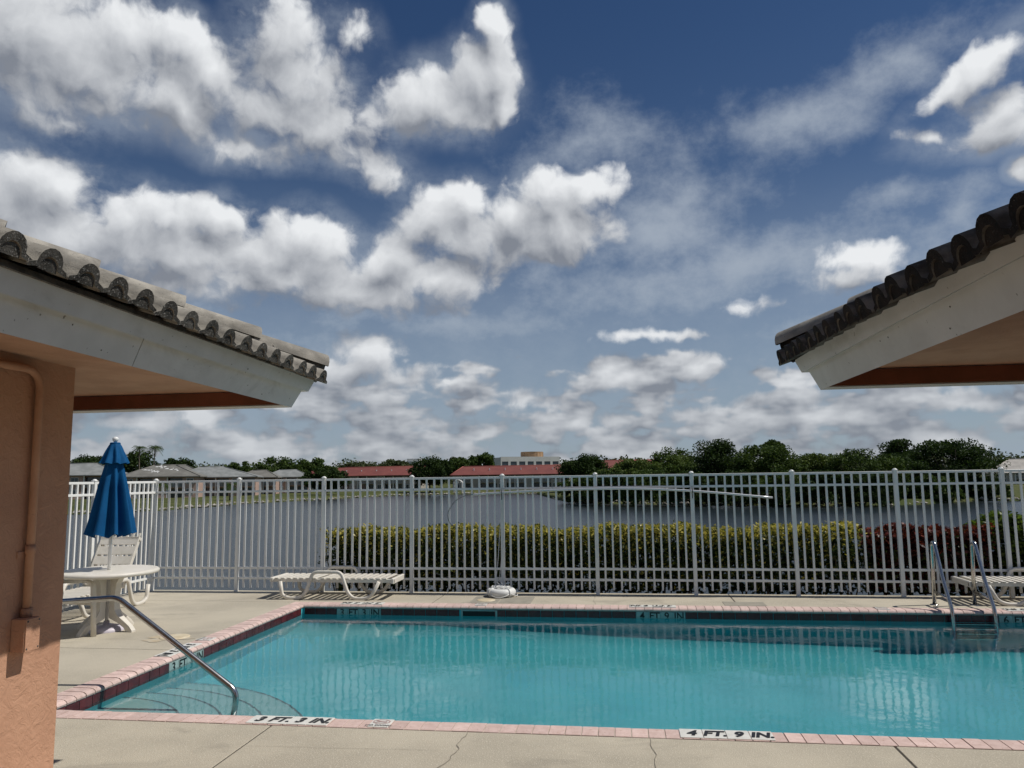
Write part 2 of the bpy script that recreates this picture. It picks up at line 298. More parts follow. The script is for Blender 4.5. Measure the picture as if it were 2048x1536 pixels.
M['leaf_bright'] = leaf_material('leaf_bright', (0.07, 0.12, 0.02), (0.16, 0.22, 0.04), 9.0, 0.4, 0.35, 0.22)
M['grey_roof'] = material('grey_shingle', (0.26, 0.27, 0.265), (0.19, 0.20, 0.195), 0.5, 0.8, bump=[(2.5, 0.4, 0.08, 4)], detail=8.0)
M['grey_roof2'] = material('brown_grey_shingle', (0.19, 0.185, 0.165), (0.14, 0.135, 0.12), 0.5, 0.85, bump=[(2.5, 0.4, 0.08, 4)], detail=8.0)
M['red_roof'] = material('red_tile_roof', (0.205, 0.058, 0.046), (0.165, 0.045, 0.038), 0.35, 0.7, bump=[(3.0, 0.5, 0.06, 3)], detail=8.0)
M['red_trim'] = material('red_ridge_tile', (0.33, 0.10, 0.075), rough=0.7)
M['pink_wall'] = material('pink_stucco', (0.47, 0.33, 0.27), (0.40, 0.275, 0.225), 0.6, 0.9)
M['cream_wall'] = material('cream_stucco', (0.40, 0.37, 0.32), (0.33, 0.305, 0.265), 0.6, 0.9)
M['porch'] = material('porch_dark', (0.05, 0.045, 0.045), (0.03, 0.028, 0.028), 0.5, 0.7)
M['glass'] = material('window_glass', (0.035, 0.05, 0.065), rough=0.08, spec=0.8)
M['office'] = material('office_white', (0.62, 0.62, 0.60), (0.54, 0.54, 0.52), 0.2, 0.8)
M['tan'] = material('tan_metal', (0.42, 0.27, 0.15), (0.36, 0.225, 0.125), 0.3, 0.7)
M['pale_roof'] = material('pale_roof', (0.46, 0.43, 0.39), (0.36, 0.34, 0.31), 0.5, 0.8, detail=8.0)

def pool_water_material():
    m = bpy.data.materials.new('pool_water'); m.use_nodes = True
    nt = m.node_tree; nt.nodes.clear(); B = NB(nt)
    geo = B.new('ShaderNodeNewGeometry').outputs['Position']
    h1 = B.noise(geo, 3.2, 3.0, 0.5, 0.4)
    h2 = B.noise(geo, 11.0, 3.0, 0.55, 0.8)
    patchy = B.smooth(B.noise(geo, 0.8, 2.0), 0.46, 0.68)
    h3 = B.math('MULTIPLY', B.noise(geo, 34.0, 2.0, 0.5, 0.5), patchy)
    h = B.math('ADD', B.math('MULTIPLY_ADD', h2, 0.22, h1), B.math('MULTIPLY', h3, 0.55))
    bp = B.new('ShaderNodeBump'); bp.inputs['Strength'].default_value = 1.0; bp.inputs['Distance'].default_value = 0.0026
    B.put(bp.inputs['Height'], h)
    gl = B.new('ShaderNodeBsdfGlass'); gl.inputs['IOR'].default_value = 1.333; gl.inputs['Roughness'].default_value = 0.0
    nt.links.new(bp.outputs[0], gl.inputs['Normal'])
    out = B.new('ShaderNodeOutputMaterial'); nt.links.new(gl.outputs[0], out.inputs['Surface'])
    return m
M['pool_water'] = pool_water_material()

def lake_material():
    m = bpy.data.materials.new('lake_water'); m.use_nodes = True
    nt = m.node_tree; B = NB(nt); p = nt.nodes['Principled BSDF']
    geo = B.new('ShaderNodeNewGeometry').outputs['Position']
    p.inputs['Base Color'].default_value = (0.012, 0.018, 0.021, 1); p.inputs['Roughness'].default_value = 0.26
    p.inputs['IOR'].default_value = 1.333; p.inputs['Specular IOR Level'].default_value = 0.36
    q = B.vmath('MULTIPLY', geo, (0.55, 1.0, 1.0))
    h = B.math('ADD', B.noise(q, 1.6, 4.0, 0.6, 0.3), B.math('MULTIPLY', B.noise(q, 5.5, 3.0, 0.6, 0.3), 0.4))
    bp = B.new('ShaderNodeBump'); bp.inputs['Strength'].default_value = 1.0; bp.inputs['Distance'].default_value = 0.035
    B.put(bp.inputs['Height'], h); nt.links.new(bp.outputs[0], p.inputs['Normal'])
    return m
M['lake'] = lake_material()

# ------------------------------------------------------------------ mesh helpers
def tag(o, label=None, cat=None, group=None, kind=None):
    if label: o['label'] = label
    if cat: o['category'] = cat
    if group: o['group'] = group
    if kind: o['kind'] = kind
    return o

def empty(name, loc=(0, 0, 0), rz=0.0, label=None, cat=None, group=None, kind=None):
    o = bpy.data.objects.new(name, None); COL.objects.link(o)
    o.empty_display_size = 0.2
    o.location = loc; o.rotation_euler = (0, 0, rz)
    return tag(o, label, cat, group, kind)

def link(name, me, mat=None, parent=None, loc=None, rot=None):
    o = bpy.data.objects.new(name, me); COL.objects.link(o)
    if mat is not None and not me.materials:
        for q in (mat if isinstance(mat, (list, tuple)) else [mat]): me.materials.append(q)
    if parent is not None: o.parent = parent
    if loc is not None: o.location = loc
    if rot is not None: o.rotation_euler = rot
    return o

class MB:
    """collects geometry of ONE object"""
    def __init__(s): s.v, s.f, s.sm, s.mi = [], [], [], []
    def add(s, vs, fs, smooth=False, mi=0):
        b = len(s.v); s.v += [tuple(q) for q in vs]
        for q in fs:
            s.f.append(tuple(b + i for i in q)); s.sm.append(smooth); s.mi.append(mi)
        return s
    def hexa(s, lo4, hi4, mi=0):
        return s.add(list(lo4) + list(hi4), [(3, 2, 1, 0), (4, 5, 6, 7), (0, 1, 5, 4), (1, 2, 6, 5), (2, 3, 7, 6), (3, 0, 4, 7)], mi=mi)
    def box(s, x0, x1, y0, y1, z0, z1, mi=0):
        return s.hexa([(x0, y0, z0), (x1, y0, z0), (x1, y1, z0), (x0, y1, z0)], [(x0, y0, z1), (x1, y0, z1), (x1, y1, z1), (x0, y1, z1)], mi)
    def cbox(s, x0, x1, y0, y1, z0, z1, c=0.004):
        """box with chamfered vertical and top edges"""
        def ring(z, i):
            a, b, d, e = x0 + i, x1 - i, y0 + i, y1 - i
            k = c
            return [(a + k, d, z), (b - k, d, z), (b, d + k, z), (b, e - k, z), (b - k, e, z), (a + k, e, z), (a, e - k, z), (a, d + k, z)]
        vs = ring(z0, 0) + ring(z1 - c, 0) + ring(z1, c)
        fs = [tuple(range(7, -1, -1)), tuple(range(16, 24))]
        for r in (0, 8):
            for i in range(8): j = (i + 1) % 8; fs.append((r + i, r + j, r + 8 + j, r + 8 + i))
        return s.add(vs, fs)
    def tube(s, pts, r, seg=10, closed=False, cap=True, mi=0):
        pts = [Vector(p) for p in pts]; n = len(pts)
        rs = r if isinstance(r, (list, tuple)) else [r] * n
        vs = []; up = None
        for i, p in enumerate(pts):
            a = pts[(i - 1) % n] if (closed or i > 0) else p; b = pts[(i + 1) % n] if (closed or i < n - 1) else p
            t = (b - a).normalized()
            if up is None:
                up = Vector((0, 0, 1)) if abs(t.z) < 0.9 else Vector((1, 0, 0))
            u = (up - t * up.dot(t)).normalized(); w = t.cross(u); up = u
            for k in range(seg):
                an = 2 * math.pi * k / seg
                vs.append(p + (u * math.cos(an) + w * math.sin(an)) * rs[i])
        fs = []
        m = n if closed else n - 1
        for i in range(m):
            for k in range(seg):
                k2 = (k + 1) % seg; i2 = (i + 1) % n
                fs.append((i * seg + k, i * seg + k2, i2 * seg + k2, i2 * seg + k))
        b = len(s.v); s.add(vs, fs, True, mi)
        if cap and not closed:
            s.f.append(tuple(b + k for k in range(seg - 1, -1, -1))); s.sm.append(False); s.mi.append(mi)
            s.f.append(tuple(b + (n - 1) * seg + k for k in range(seg))); s.sm.append(False); s.mi.append(mi)
        return s
    def lathe(s, prof, seg=32, c=(0, 0, 0), mi=0, smooth=True):
        vs = []; fs = []
        for (r, z) in prof:
            for k in range(seg):
                an = 2 * math.pi * k / seg; vs.append((c[0] + r * math.cos(an), c[1] + r * math.sin(an), c[2] + z))
        for i in range(len(prof) - 1):
            for k in range(seg):
                k2 = (k + 1) % seg; fs.append((i * seg + k, i * seg + k2, (i + 1) * seg + k2, (i + 1) * seg + k))
        return s.add(vs, fs, smooth, mi)
    def prism(s, poly, f0, f1, mi=0, smooth=False):
        """poly: 2D points; f0/f1 map a 2D point to the two end positions"""
        n = len(poly); a = [f0(*p) for p in poly]; b = [f1(*p) for p in poly]
        fs = [tuple(range(n - 1, -1, -1)), tuple(range(n, 2 * n))]
        base = len(s.v); s.add(a + b, fs, False, mi)
        for i in range(n):
            j = (i + 1) % n; s.f.append((base + i, base + j, base + n + j, base + n + i)); s.sm.append(smooth); s.mi.append(mi)
        return s
    def mesh(s, name, fix=True):
        me = bpy.data.meshes.new(name)
        me.from_pydata(s.v, [], s.f)
        me.polygons.foreach_set('use_smooth', s.sm)
        me.polygons.foreach_set('material_index', s.mi)
        if fix:
            bm = bmesh.new(); bm.from_mesh(me); bmesh.ops.recalc_face_normals(bm, faces=bm.faces); bm.to_mesh(me); bm.free()
        me.update()
        return me
    def build(s, name, mat, parent=None, loc=None, rot=None, fix=True):
        return link(name, s.mesh(name, fix), mat, parent, loc, rot)

def smooth_path(pts, n=6):
    """Catmull-Rom through the points"""
    P = [Vector(p) for p in pts]; P = [P[0] * 2 - P[1]] + P + [P[-1] * 2 - P[-2]]
    out = []
    for i in range(1, len(P) - 2):
        for k in range(n):
            t = k / n; a, b, c, d = P[i - 1], P[i], P[i + 1], P[i + 2]
            out.append(0.5 * ((2 * b) + (c - a) * t + (2 * a - 5 * b + 4 * c - d) * t * t + (3 * b - a - 3 * c + d) * t ** 3))
    out.append(P[-2])
    return out

def rounded(pts, rad=0.08, n=6):
    """polyline with rounded corners"""
    P = [Vector(p) for p in pts]; out = [P[0]]
    for i in range(1, len(P) - 1):
        a = (P[i - 1] - P[i]); b = (P[i + 1] - P[i]); r = min(rad, a.length * 0.49, b.length * 0.49)
        A = P[i] + a.normalized() * r; Bq = P[i] + b.normalized() * r
        for k in range(n + 1):
            t = k / n; out.append(A * (1 - t) ** 2 + P[i] * 2 * t * (1 - t) + Bq * t * t)
    out.append(P[-1])
    return out

def leaves_mesh(name, C, L, Wd, rng, mats, mi=None, updir=0.0, droop=None):
    """one rhombic leaf (two bent triangles' quads) per centre C; L, Wd arrays"""
    n = len(C)
    a = rng.normal(size=(n, 3)); a[:, 2] *= 0.7
    if droop is not None: a += droop
    a /= np.linalg.norm(a, axis=1)[:, None]
    u = rng.normal(size=(n, 3)); u[:, 2] += updir
    b = np.cross(a, u); b /= np.linalg.norm(b, axis=1)[:, None] + 1e-9
    L = np.broadcast_to(L, (n,))[:, None] * 0.5; Wd = np.broadcast_to(Wd, (n,))[:, None] * 0.5
    V = np.empty((n, 4, 3))
    V[:, 0] = C - a * L; V[:, 1] = C + b * Wd; V[:, 2] = C + a * L; V[:, 3] = C - b * Wd
    me = bpy.data.meshes.new(name)
    me.vertices.add(4 * n); me.vertices.foreach_set('co', V.reshape(-1).astype(np.float32))
    me.loops.add(4 * n); me.loops.foreach_set('vertex_index', np.arange(4 * n, dtype=np.int32))
    me.polygons.add(n); me.polygons.foreach_set('loop_start', np.arange(0, 4 * n, 4, dtype=np.int32))
    try: me.polygons.foreach_set('loop_total', np.full(n, 4, dtype=np.int32))
    except Exception: pass
    for q in mats: me.materials.append(q)
    if mi is not None: me.polygons.foreach_set('material_index', mi.astype(np.int32))
    me.update(calc_edges=True); me.validate()
    return me

_txt_cache = {}
def text_mesh(txt, size=0.1, shear=0.0, bold=0.0, sx=1.0):
    key = (txt, size, shear, bold, sx)
    if key in _txt_cache: return _txt_cache[key]
    cu = bpy.data.curves.new('lettering', 'FONT'); cu.body = txt; cu.size = size; cu.shear = shear; cu.offset = bold
    cu.align_x = 'CENTER'; cu.align_y = 'CENTER'; cu.resolution_u = 4
    ob = bpy.data.objects.new('lettering_source', cu); COL.objects.link(ob)
    dg = bpy.context.evaluated_depsgraph_get(); dg.update()
    me = bpy.data.meshes.new_from_object(ob.evaluated_get(dg))
    bpy.data.objects.remove(ob); bpy.data.curves.remove(cu)
    for v in me.vertices: v.co.x *= sx
    me.name = 'lettering'
    me.materials.clear()
    _txt_cache[key] = me
    return me

# ================================================================== THE SETTING
# ---- terrain: lawn banks around the lake, out to the horizon
LAKE_Z = -3.0
SHORE = [(-30, 14), (-60, 22), (-85, 45), (-93, 75), (-89.3, 102.3), (-81.4, 105.7), (-75.3, 116.2), (-74.8, 132.1), (-76.2, 150.3), (-68.3, 170.9), (-65.6, 195.1), (-58.6, 207.7), (-48, 214.6), (-35.9, 215.3), (-22, 205), (-13.7, 158), (-8.1, 134), (11.6, 121), (25.2, 116.2), (37.2, 115.5), (44, 119), (54, 130), (62, 129), (80, 115), (85, 80), (75, 45), (50, 20), (25, 14), (0, 13.4)]
LC = (0.0, 62.0)
_ang = sorted((math.atan2(x - LC[0], y - LC[1]), math.hypot(x - LC[0], y - LC[1])) for x, y in SHORE)
def shore_r(th):
    th = (th + math.pi) % (2 * math.pi) - math.pi
    n = len(_ang)
    for i in range(n):
        a0, r0 = _ang[i]; a1, r1 = _ang[(i + 1) % n]
        if i == n - 1: a1 += 2 * math.pi
        t = th if th >= _ang[0][0] else th + 2 * math.pi
        if a0 <= t <= a1: return r0 + (r1 - r0) * (t - a0) / max(1e-6, a1 - a0)
    return _ang[0][1]
def shore_pt(th, off):
    r = shore_r(th) + off + 0.7 * math.sin(th * 57) + 0.4 * math.sin(th * 131 + 1)
    return (LC[0] + r * math.sin(th), LC[1] + r * math.cos(th))
g = MB(); NA = 360
RINGS = [(-6, -5.0), (-0.6, -3.25), (0.3, -2.93), (1.8, -2.55), (5, -2.35), (14, -2.22), (50, -2.2), (200, -2.2), (900, -2.2), (5000, -2.2)]
gv = []
for off, z in RINGS:
    for k in range(NA):
        th = -math.pi + 2 * math.pi * k / NA; x, y = shore_pt(th, off)
        gv.append((x, y, z + (0.06 * math.sin(x * 0.7) * math.cos(y * 0.5) if 1 < off < 60 else 0)))
gf = []
for i in range(len(RINGS) - 1):
    for k in range(NA): gf.append((i * NA + k, i * NA + (k + 1) % NA, (i + 1) * NA + (k + 1) % NA, (i + 1) * NA + k))
gf.append(tuple(range(NA)))
g.add(gv, gf, True)
tag(g.build('ground', M['grass']), kind='structure')
lk = MB(); lk.add([(-140, -10, LAKE_Z), (140, -10, LAKE_Z), (140, 260, LAKE_Z), (-140, 260, LAKE_Z)], [(0, 1, 2, 3)])
tag(lk.build('lake', M['lake'], fix=False), kind='structure')

# stones along the far bank
rng = np.random.default_rng(3)
rk = MB()
for i in range(900):
    th = R(random.uniform(-62, 50)); x, y = shore_pt(th, random.uniform(-0.5, 1.6) * (1 if random.random() < .8 else 1.6)); s = random.uniform(0.12, 0.45)
    if random.random() < 0.35 and -8 < math.degrees(th) < 40: continue
    z = LAKE_Z + 0.1 + random.uniform(0, 0.3)
    vs = [(x + s * random.uniform(.7, 1.3) * dx, y + s * random.uniform(.7, 1.3) * dy, z + s * .6 * random.uniform(.7, 1.3) * dz) for dx, dy, dz in ((1, 0, 0), (0, 1, 0), (-1, 0, 0), (0, -1, 0), (0, 0, 1), (0, 0, -1))]
    rk.add(vs, [(0, 1, 4), (1, 2, 4), (2, 3, 4), (3, 0, 4), (1, 0, 5), (2, 1, 5), (3, 2, 5), (0, 3, 5)])
tag(rk.build('riprap', M['rock'], fix=False), 'pale stones scattered along the far lake bank', 'stones', kind='stuff')

# ---- pool deck: concrete slabs
PX0, PX1, PY0, PY1 = -4.40, 6.50, 5.50, 10.28       # pool, inner faces
CW = 0.20                                          # coping width
deck = empty('pool_deck', (0, 0, 0), kind='structure')
GAP = 0.007
def slab(x0, x1, y0, y1):
    return MB().cbox(x0 + GAP, x1 - GAP, y0 + GAP, y1 - GAP, -0.14, 0.0, 0.003).build('slab', M['deck'], deck)
ox0, ox1, oy0, oy1 = PX0 - CW, PX1 + CW, PY0 - CW, PY1 + CW
for a, b in ((-12, -7.5), (-7.5, -2.48), (-2.48, 1.63), (1.63, 6.0), (6.0, 11.0)):
    slab(a, b, -4.0, 1.2); slab(a, b, 1.2, oy0)
for a, b in ((oy0, 7.48), (7.48, oy1)): slab(-7.62, ox0, a, b)
for a, b in ((-7.62, ox0), (ox0, -2.64), (-2.64, 1.44), (1.44, 4.5), (4.5, ox1), (ox1, 9.0)): slab(a, b, oy1, 11.52)
slab(ox1, 9.0, oy0, oy1)
for jx in (-7.5, -2.48, 1.63, 6.0): MB().box(jx - .02, jx + .02, -4, oy0 - .01, -.13, -.006).build('joint_filler', M['joint'], deck)
MB().box(-7.6, ox0 - .01, 7.46, 7.50, -.13, -.006).build('joint_filler', M['joint'], deck)
for jx in (-2.64, 1.44, 4.5): MB().box(jx - .02, jx + .02, oy1 + .01, 11.5, -.13, -.006).build('joint_filler', M['joint'], deck)
def ribbon(name, pts, w, mat, parent, z=0.004):
    m = MB(); vs = []; n = len(pts)
    for i, (x, y) in enumerate(pts):
        a = Vector(pts[max(0, i - 1)]); b = Vector(pts[min(n - 1, i + 1)]); t = (b - a).normalized(); ww = w * (0.6 + 0.8 * random.random()) * (0.4 if i in (0, n - 1) else 1)
        vs += [(x - t.y * ww / 2, y + t.x * ww / 2, z), (x + t.y * ww / 2, y - t.x * ww / 2, z)]
    m.add(vs, [(2 * i, 2 * i + 1, 2 * i + 3, 2 * i + 2) for i in range(n - 1)])
    return m.build(name, mat, parent, fix=False)
def wiggle(p0, p1, n, amp):
    out = []; off = 0
    for i in range(n + 1):
        t = i / n; off = off * 0.7 + random.uniform(-amp, amp)
        out.append((p0[0] + (p1[0] - p0[0]) * t + off, p0[1] + (p1[1] - p0[1]) * t + off * 0.3))
    return out
ribbon('crack', wiggle((-1.07, 5.28), (-1.09, 4.92), 9, .018) + wiggle((-1.10, 4.90), (-1.22, 4.0), 14, .03), 0.005, M['crack'], deck)
ribbon('crack', wiggle((0.13, 5.29), (0.16, 4.3), 16, .012), 0.004, M['crack'], deck)
ribbon('crack', wiggle((-2.48, 4.88), (-1.2, 4.92), 16, .012), 0.002, M['crack'], deck)
ribbon('crack', wiggle((-0.45, 11.4), (-0.42, 10.5), 12, .01), 0.004, M['crack'], deck)
ribbon('crack', wiggle((-6.2, 10.6), (-4.9, 10.9), 14, .02), 0.006, M['crack'], deck)
ribbon('crack', wiggle((2.35, 11.3), (3.0, 10.75), 10, .02), 0.004, M['crack'], deck)
# patches and lids let into the deck
MB().cbox(-2.13, -1.74, 10.5, 11.12, -0.02, 0.004, 0.002).build('concrete_patch', M['patch'], deck)
MB().cbox(-1.73, -1.28, 10.53, 11.10, -0.02, 0.004, 0.002).build('concrete_patch', M['patch'], deck)
MB().cbox(1.27, 1.80, 10.5, 10.82, -0.02, 0.004, 0.002).build('concrete_patch', M['patch'], deck)
def lid(x, y, r):
    prof = [(0.001, .011), (r * .9, .011), (r * .96, .009), (r, .004), (r, -.01)]
    return MB().lathe(prof, 28).build('skimmer_lid', M['lid'], deck, (x, y, 0))
lid(-1.93, 10.76, 0.13); lid(-4.93, 8.07, 0.16)
rs = MB(); pts = []
for k in range(26):
    an = 2 * math.pi * k / 26; rr = 0.17 + 0.07 * math.sin(3 * an + 1) + 0.04 * math.sin(7 * an)
    pts.append((-5.0 + rr * 1.25 * math.cos(an), 7.98 + rr * .8 * math.sin(an), 0.0035))
rs.add(pts, [tuple(range(26))]).build('rust_stain', M['rust'], deck, fix=False)

# planting bed and retaining wall behind the fence
bed = MB(); bed.box(-8.6, 9.2, 11.535, 13.0, -4.5, -0.33)
tag(bed.build('planting_bed', M['soil']), kind='structure')
rw = MB(); rw.box(-8.7, 9.3, 13.02, 13.25, -4.5, -0.30)
tag(rw.build('retaining_wall', M['seawall']), kind='structure')
rw = MB(); rw.box(-8.7, -7.64, -6.0, 11.51, -4.5, -0.16)
tag(rw.build('retaining_wall', M['seawall']), kind='structure')

# ---- the swimming pool
pool = empty('swimming_pool', (0, 0, 0), kind='structure')
FLOOR = [(PX0 - .15, -1.02), (-2.6, -1.05), (0.3, -1.45), (4.6, -1.85), (PX1 + .15, -1.95)]
bs = MB()
bs.box(PX0 - .15, PX0, PY0 - .15, PY1 + .15, -2.4, -.047)
bs.box(PX1, PX1 + .15, PY0 - .15, PY1 + .15, -2.4, -.047)
bs.box(PX0, PX1, PY0 - .15, PY0, -2.4, -.047)
bs.box(PX0, PX1, PY1, PY1 + .15, -2.4, -.047)
for (xa, za), (xb, zb) in zip(FLOOR[:-1], FLOOR[1:]):
    bs.hexa([(xa, PY0, -2.4), (xb, PY0, -2.4), (xb, PY1, -2.4), (xa, PY1, -2.4)], [(xa, PY0, za), (xb, PY0, zb), (xb, PY1, zb), (xa, PY1, za)])
cv = []; NC = 8; RC = .55
for (xa, za) in ((PX0, -1.02), (-2.6, -1.05), (0.3, -1.45), (4.6, -1.85), (PX1, -1.945)):
    for k in range(NC + 1):
        t = math.pi / 2 * k / NC; cv.append((xa, PY1 + .001 - RC + RC * math.cos(t), za + RC - RC * math.sin(t) - .001))
bs.add(cv, [(i * (NC + 1) + k, (i + 1) * (NC + 1) + k, (i + 1) * (NC + 1) + k + 1, i * (NC + 1) + k + 1) for i in range(4) for k in range(NC)], True)
bs.build('basin', M['plaster'], pool, fix=False)
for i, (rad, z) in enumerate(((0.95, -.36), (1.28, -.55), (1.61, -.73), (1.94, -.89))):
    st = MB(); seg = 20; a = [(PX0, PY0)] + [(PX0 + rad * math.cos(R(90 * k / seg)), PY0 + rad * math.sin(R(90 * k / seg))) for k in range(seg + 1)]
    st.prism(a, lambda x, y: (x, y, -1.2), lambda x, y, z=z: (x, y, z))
    so_ = st.build('step', M['shallow_pale_plaster'], pool)
    ed = MB(); vs = []
    for k in range(seg + 1):
        c, s = math.cos(R(90 * k / seg)), math.sin(R(90 * k / seg))
        vs += [(PX0 + (rad - .017) * c, PY0 + (rad - .017) * s, z + .003), (PX0 + (rad + .002) * c, PY0 + (rad + .002) * s, z + .003)]
    ed.add(vs, [(2 * k, 2 * k + 1, 2 * k + 3, 2 * k + 2) for k in range(seg)]).build('step_edge', M['step_edge'], so_, fix=False)
# grout bed under the coping bricks
gb = MB()
gb.box(ox0 + .004, ox1 - .004, oy0 + .004, PY0 - .02, -.046, -.002); gb.box(ox0 + .004, ox1 - .004, PY1 + .02, oy1 - .004, -.046, -.002)
gb.box(ox0 + .004, PX0 - .02, PY0 - .0199, PY1 + .0199, -.046, -.002); gb.box(PX1 + .02, ox1 - .004, PY0 - .0199, PY1 + .0199, -.046, -.002)
gb.box(PX0 - .019, PX1 + .019, PY0 - .0198, PY0 + .004, -.0455, -.016); gb.box(PX0 - .019, PX1 + .019, PY1 - .004, PY1 + .0198, -.0455, -.016)
gb.box(PX0 - .0195, PX0 + .004, PY0, PY1, -.045, -.016); gb.box(PX1 - .004, PX1 + .0195, PY0, PY1, -.045, -.016)
gb.build('grout_bed', M['grout'], pool, fix=False)
BP = 0.110
bprof = [(0.0, -.042), (0.0, .001), (.004, .004), (.162, .004), (.188, -.001), (.205, -.011), (.213, -.024), (.210, -.037), (.198, -.045), (.18, -.046)]
bl = BP - .008
bmesh_brick = MB().prism(bprof, lambda d, z: (-bl / 2, d, z), lambda d, z: (bl / 2, d, z), smooth=False).mesh('brick')
bmesh_brick.materials.append(M['brick'])
def brick(x, y, rot):
    o = link('brick', bmesh_brick, None, pool, (x, y, random.uniform(-.0012, .0012)), (random.uniform(-.004, .004), random.uniform(-.006, .006), rot + random.uniform(-.006, .006)))
n = int(round((ox1 - ox0) / BP))
for i in range(n):
    x = ox0 + (i + .5) * (ox1 - ox0) / n
    brick(x, oy0, 0.0); brick(x, oy1, math.pi)
n = int(round((PY1 - PY0) / BP))
for i in range(n):
    y = PY0 + (i + .5) * (PY1 - PY0) / n
    brick(ox0, y, -math.pi / 2); brick(ox1, y, math.pi / 2)
# waterline tiles
TP = 0.155
tmesh = MB().cbox(-TP / 2 + .003, TP / 2 - .003, -.075, .075, 0, .008, .0015).mesh('tile'); tmesh.materials.append(M['redtile'])
mwmesh = MB().cbox(-TP / 2 + .002, TP / 2 - .002, -.075, .075, 0, .009, .0015).mesh('tile'); mwmesh.materials.append(M['marker_wall'])
WALLROT = {'far': (R(90), 0, 0), 'near': (R(90), 0, R(180)), 'left': (R(90), 0, R(90)), 'right': (R(90), 0, R(-90))}
def lettering(txt, size, mat, parent, loc, rot, shear=0.0, bold=0.0, sx=1.0, name='lettering'):
    me = text_mesh(txt, size, shear, bold, sx)
    return link(name, me, mat, parent, loc, rot)
far_marks = {}
def wall_tiles(side, a0, a1, marks, skip=()):
    n = int((a1 - a0) / TP); off = a0 + ((a1 - a0) - n * TP) / 2
    for i in range(n):
        c = off + (i + .5) * TP
        if any(s0 < c < s1 for s0, s1 in skip): continue
        mark = None
        for m0, words in marks:
            k = int(round((c - m0) / TP))
            if abs(c - m0 - k * TP) < TP * .5 and 0 <= k < len(words): mark = words[k if side != 'left' else k]
        loc = {'far': (c, PY1, -.123), 'near': (c, PY0, -.123), 'left': (PX0, c, -.123), 'right': (PX1, c, -.123)}[side]
        o = link('tile', mwmesh if mark else tmesh, None, pool, loc, WALLROT[side])
        if mark:
            o.name = 'depth_marker_tile'
            lettering(mark, .125, M['black'], o, (0, 0.022, .0115), (0, 0, 0), bold=.002)
wall_tiles('far', PX0, PX1, [(-3.88, ['3', 'FT', '3', 'IN']), (0.13, ['4', 'FT', '9', 'IN']), (4.58, ['6', 'FT', '0', 'IN'])], skip=((-2.16, -1.72),))
wall_tiles('left', PY0, PY1, [(7.15, ['3', 'FT', '3', 'IN'])])
wall_tiles('near', PX0, PX1, []); wall_tiles('right', PY0, PY1, [])
sk = MB(); sk.box(-2.16, -1.72, PY1 - .002, PY1 + .1, -.19, -.056)
sk.build('skimmer_mouth', M['darkhole'], pool)
fr = MB(); fr.box(-2.185, -2.16, PY1 - .012, PY1 - .003, -.20, -.05); fr.box(-1.72, -1.695, PY1 - .012, PY1 - .003, -.20, -.05); fr.box(-2.16, -1.72, PY1 - .012, PY1 - .003, -.062, -.05)
fr.build('skimmer_frame', M['marker_wall'], pool)
# depth markers on the coping
mk_mesh = MB().cbox(-.073, .073, -.083, .083, 0.0, .008, .0015).mesh('depth_marker_tile'); mk_mesh.materials.append(M['marker'])
def coping_marks(words, x, y, dx, dy, rot):
    for k, w in enumerate(words):
        o = link('depth_marker_tile', mk_mesh, None, pool, (x + dx * k, y + dy * k, .0015), (0, 0, rot))
        lettering(w, .135, M['black'], o, (0, -.004, .0105), (0, 0, 0), shear=.22, bold=.006, sx=.88)
def no_diving(x, y, rot):
    o = link('no_diving_tile', mk_mesh, None, pool, (x, y, .0015), (0, 0, rot))
    m = MB(); vs = []
    for k in range(8):
        an = R(22.5 + 45 * k)
        vs += [(.064 * math.cos(an), .022 + .046 * math.sin(an), .0105), (.058 * math.cos(an), .022 + .0405 * math.sin(an), .0105)]
    m.add(vs, [(2 * k, 2 * k + 1, (2 * k + 3) % 16, (2 * k + 2) % 16) for k in range(8)])
    def bar(x0, y0, x1, y1, w, z):
        t = Vector((x1 - x0, y1 - y0)).normalized(); nx, ny = -t.y * w / 2, t.x * w / 2
        m.add([(x0 + nx, y0 + ny, z), (x0 - nx, y0 - ny, z), (x1 - nx, y1 - ny, z), (x1 + nx, y1 + ny, z)], [(0, 1, 2, 3)])
    bar(-.045, .045, .045, -.002, .005, .0108); bar(-.04, .004, .026, .028, .006, .0111); bar(.027, .028, .036, .032, .010, .0114); bar(-.03, .012, -.012, .032, .004, .0117)
    m.build('prohibition_symbol', M['red_print'], o, fix=False)
    lettering('NO DIVING', .036, M['black'], o, (0, -.056, .0105), (0, 0, 0), bold=.001)
coping_marks(['3', 'FT.', '3', 'IN.'], -2.61, 5.392, .15, 0, 0.0); no_diving(-1.72, 5.392, 0.0)
coping_marks(['4', 'FT.', '9', 'IN.'], 0.395, 5.392, .15, 0, 0.0)
coping_marks(['3', 'FT.', '3', 'IN.'], -3.36, 10.39, -.15, 0, math.pi); no_diving(-1.93, 10.39, math.pi)
coping_marks(['4', 'FT.', '9', 'IN.'], 0.56, 10.39, -.15, 0, math.pi)
coping_marks(['6', 'FT.', '0', 'IN.'], 5.10, 10.39, -.15, 0, math.pi); no_diving(3.16, 10.39, math.pi)
coping_marks(['3', 'FT.', '3', 'IN.'], -4.51, 7.69, 0, -.15, -math.pi / 2); no_diving(-4.51, 7.98, -math.pi / 2)
# water
wt = MB(); wt.add([(PX0 - .01, PY0 - .01, -.115), (PX1 + .01, PY0 - .01, -.115), (PX1 + .01, PY1 + .01, -.115), (PX0 - .01, PY1 + .01, -.115)], [(0, 1, 2, 3)], True)
water = tag(wt.build('pool_water', M['pool_water'], fix=False), kind='structure')
water.cycles.is_caustics_caster = True            # sunlight refracted into the pool
for o in pool.children_recursive: o.cycles.is_caustics_receiver = True

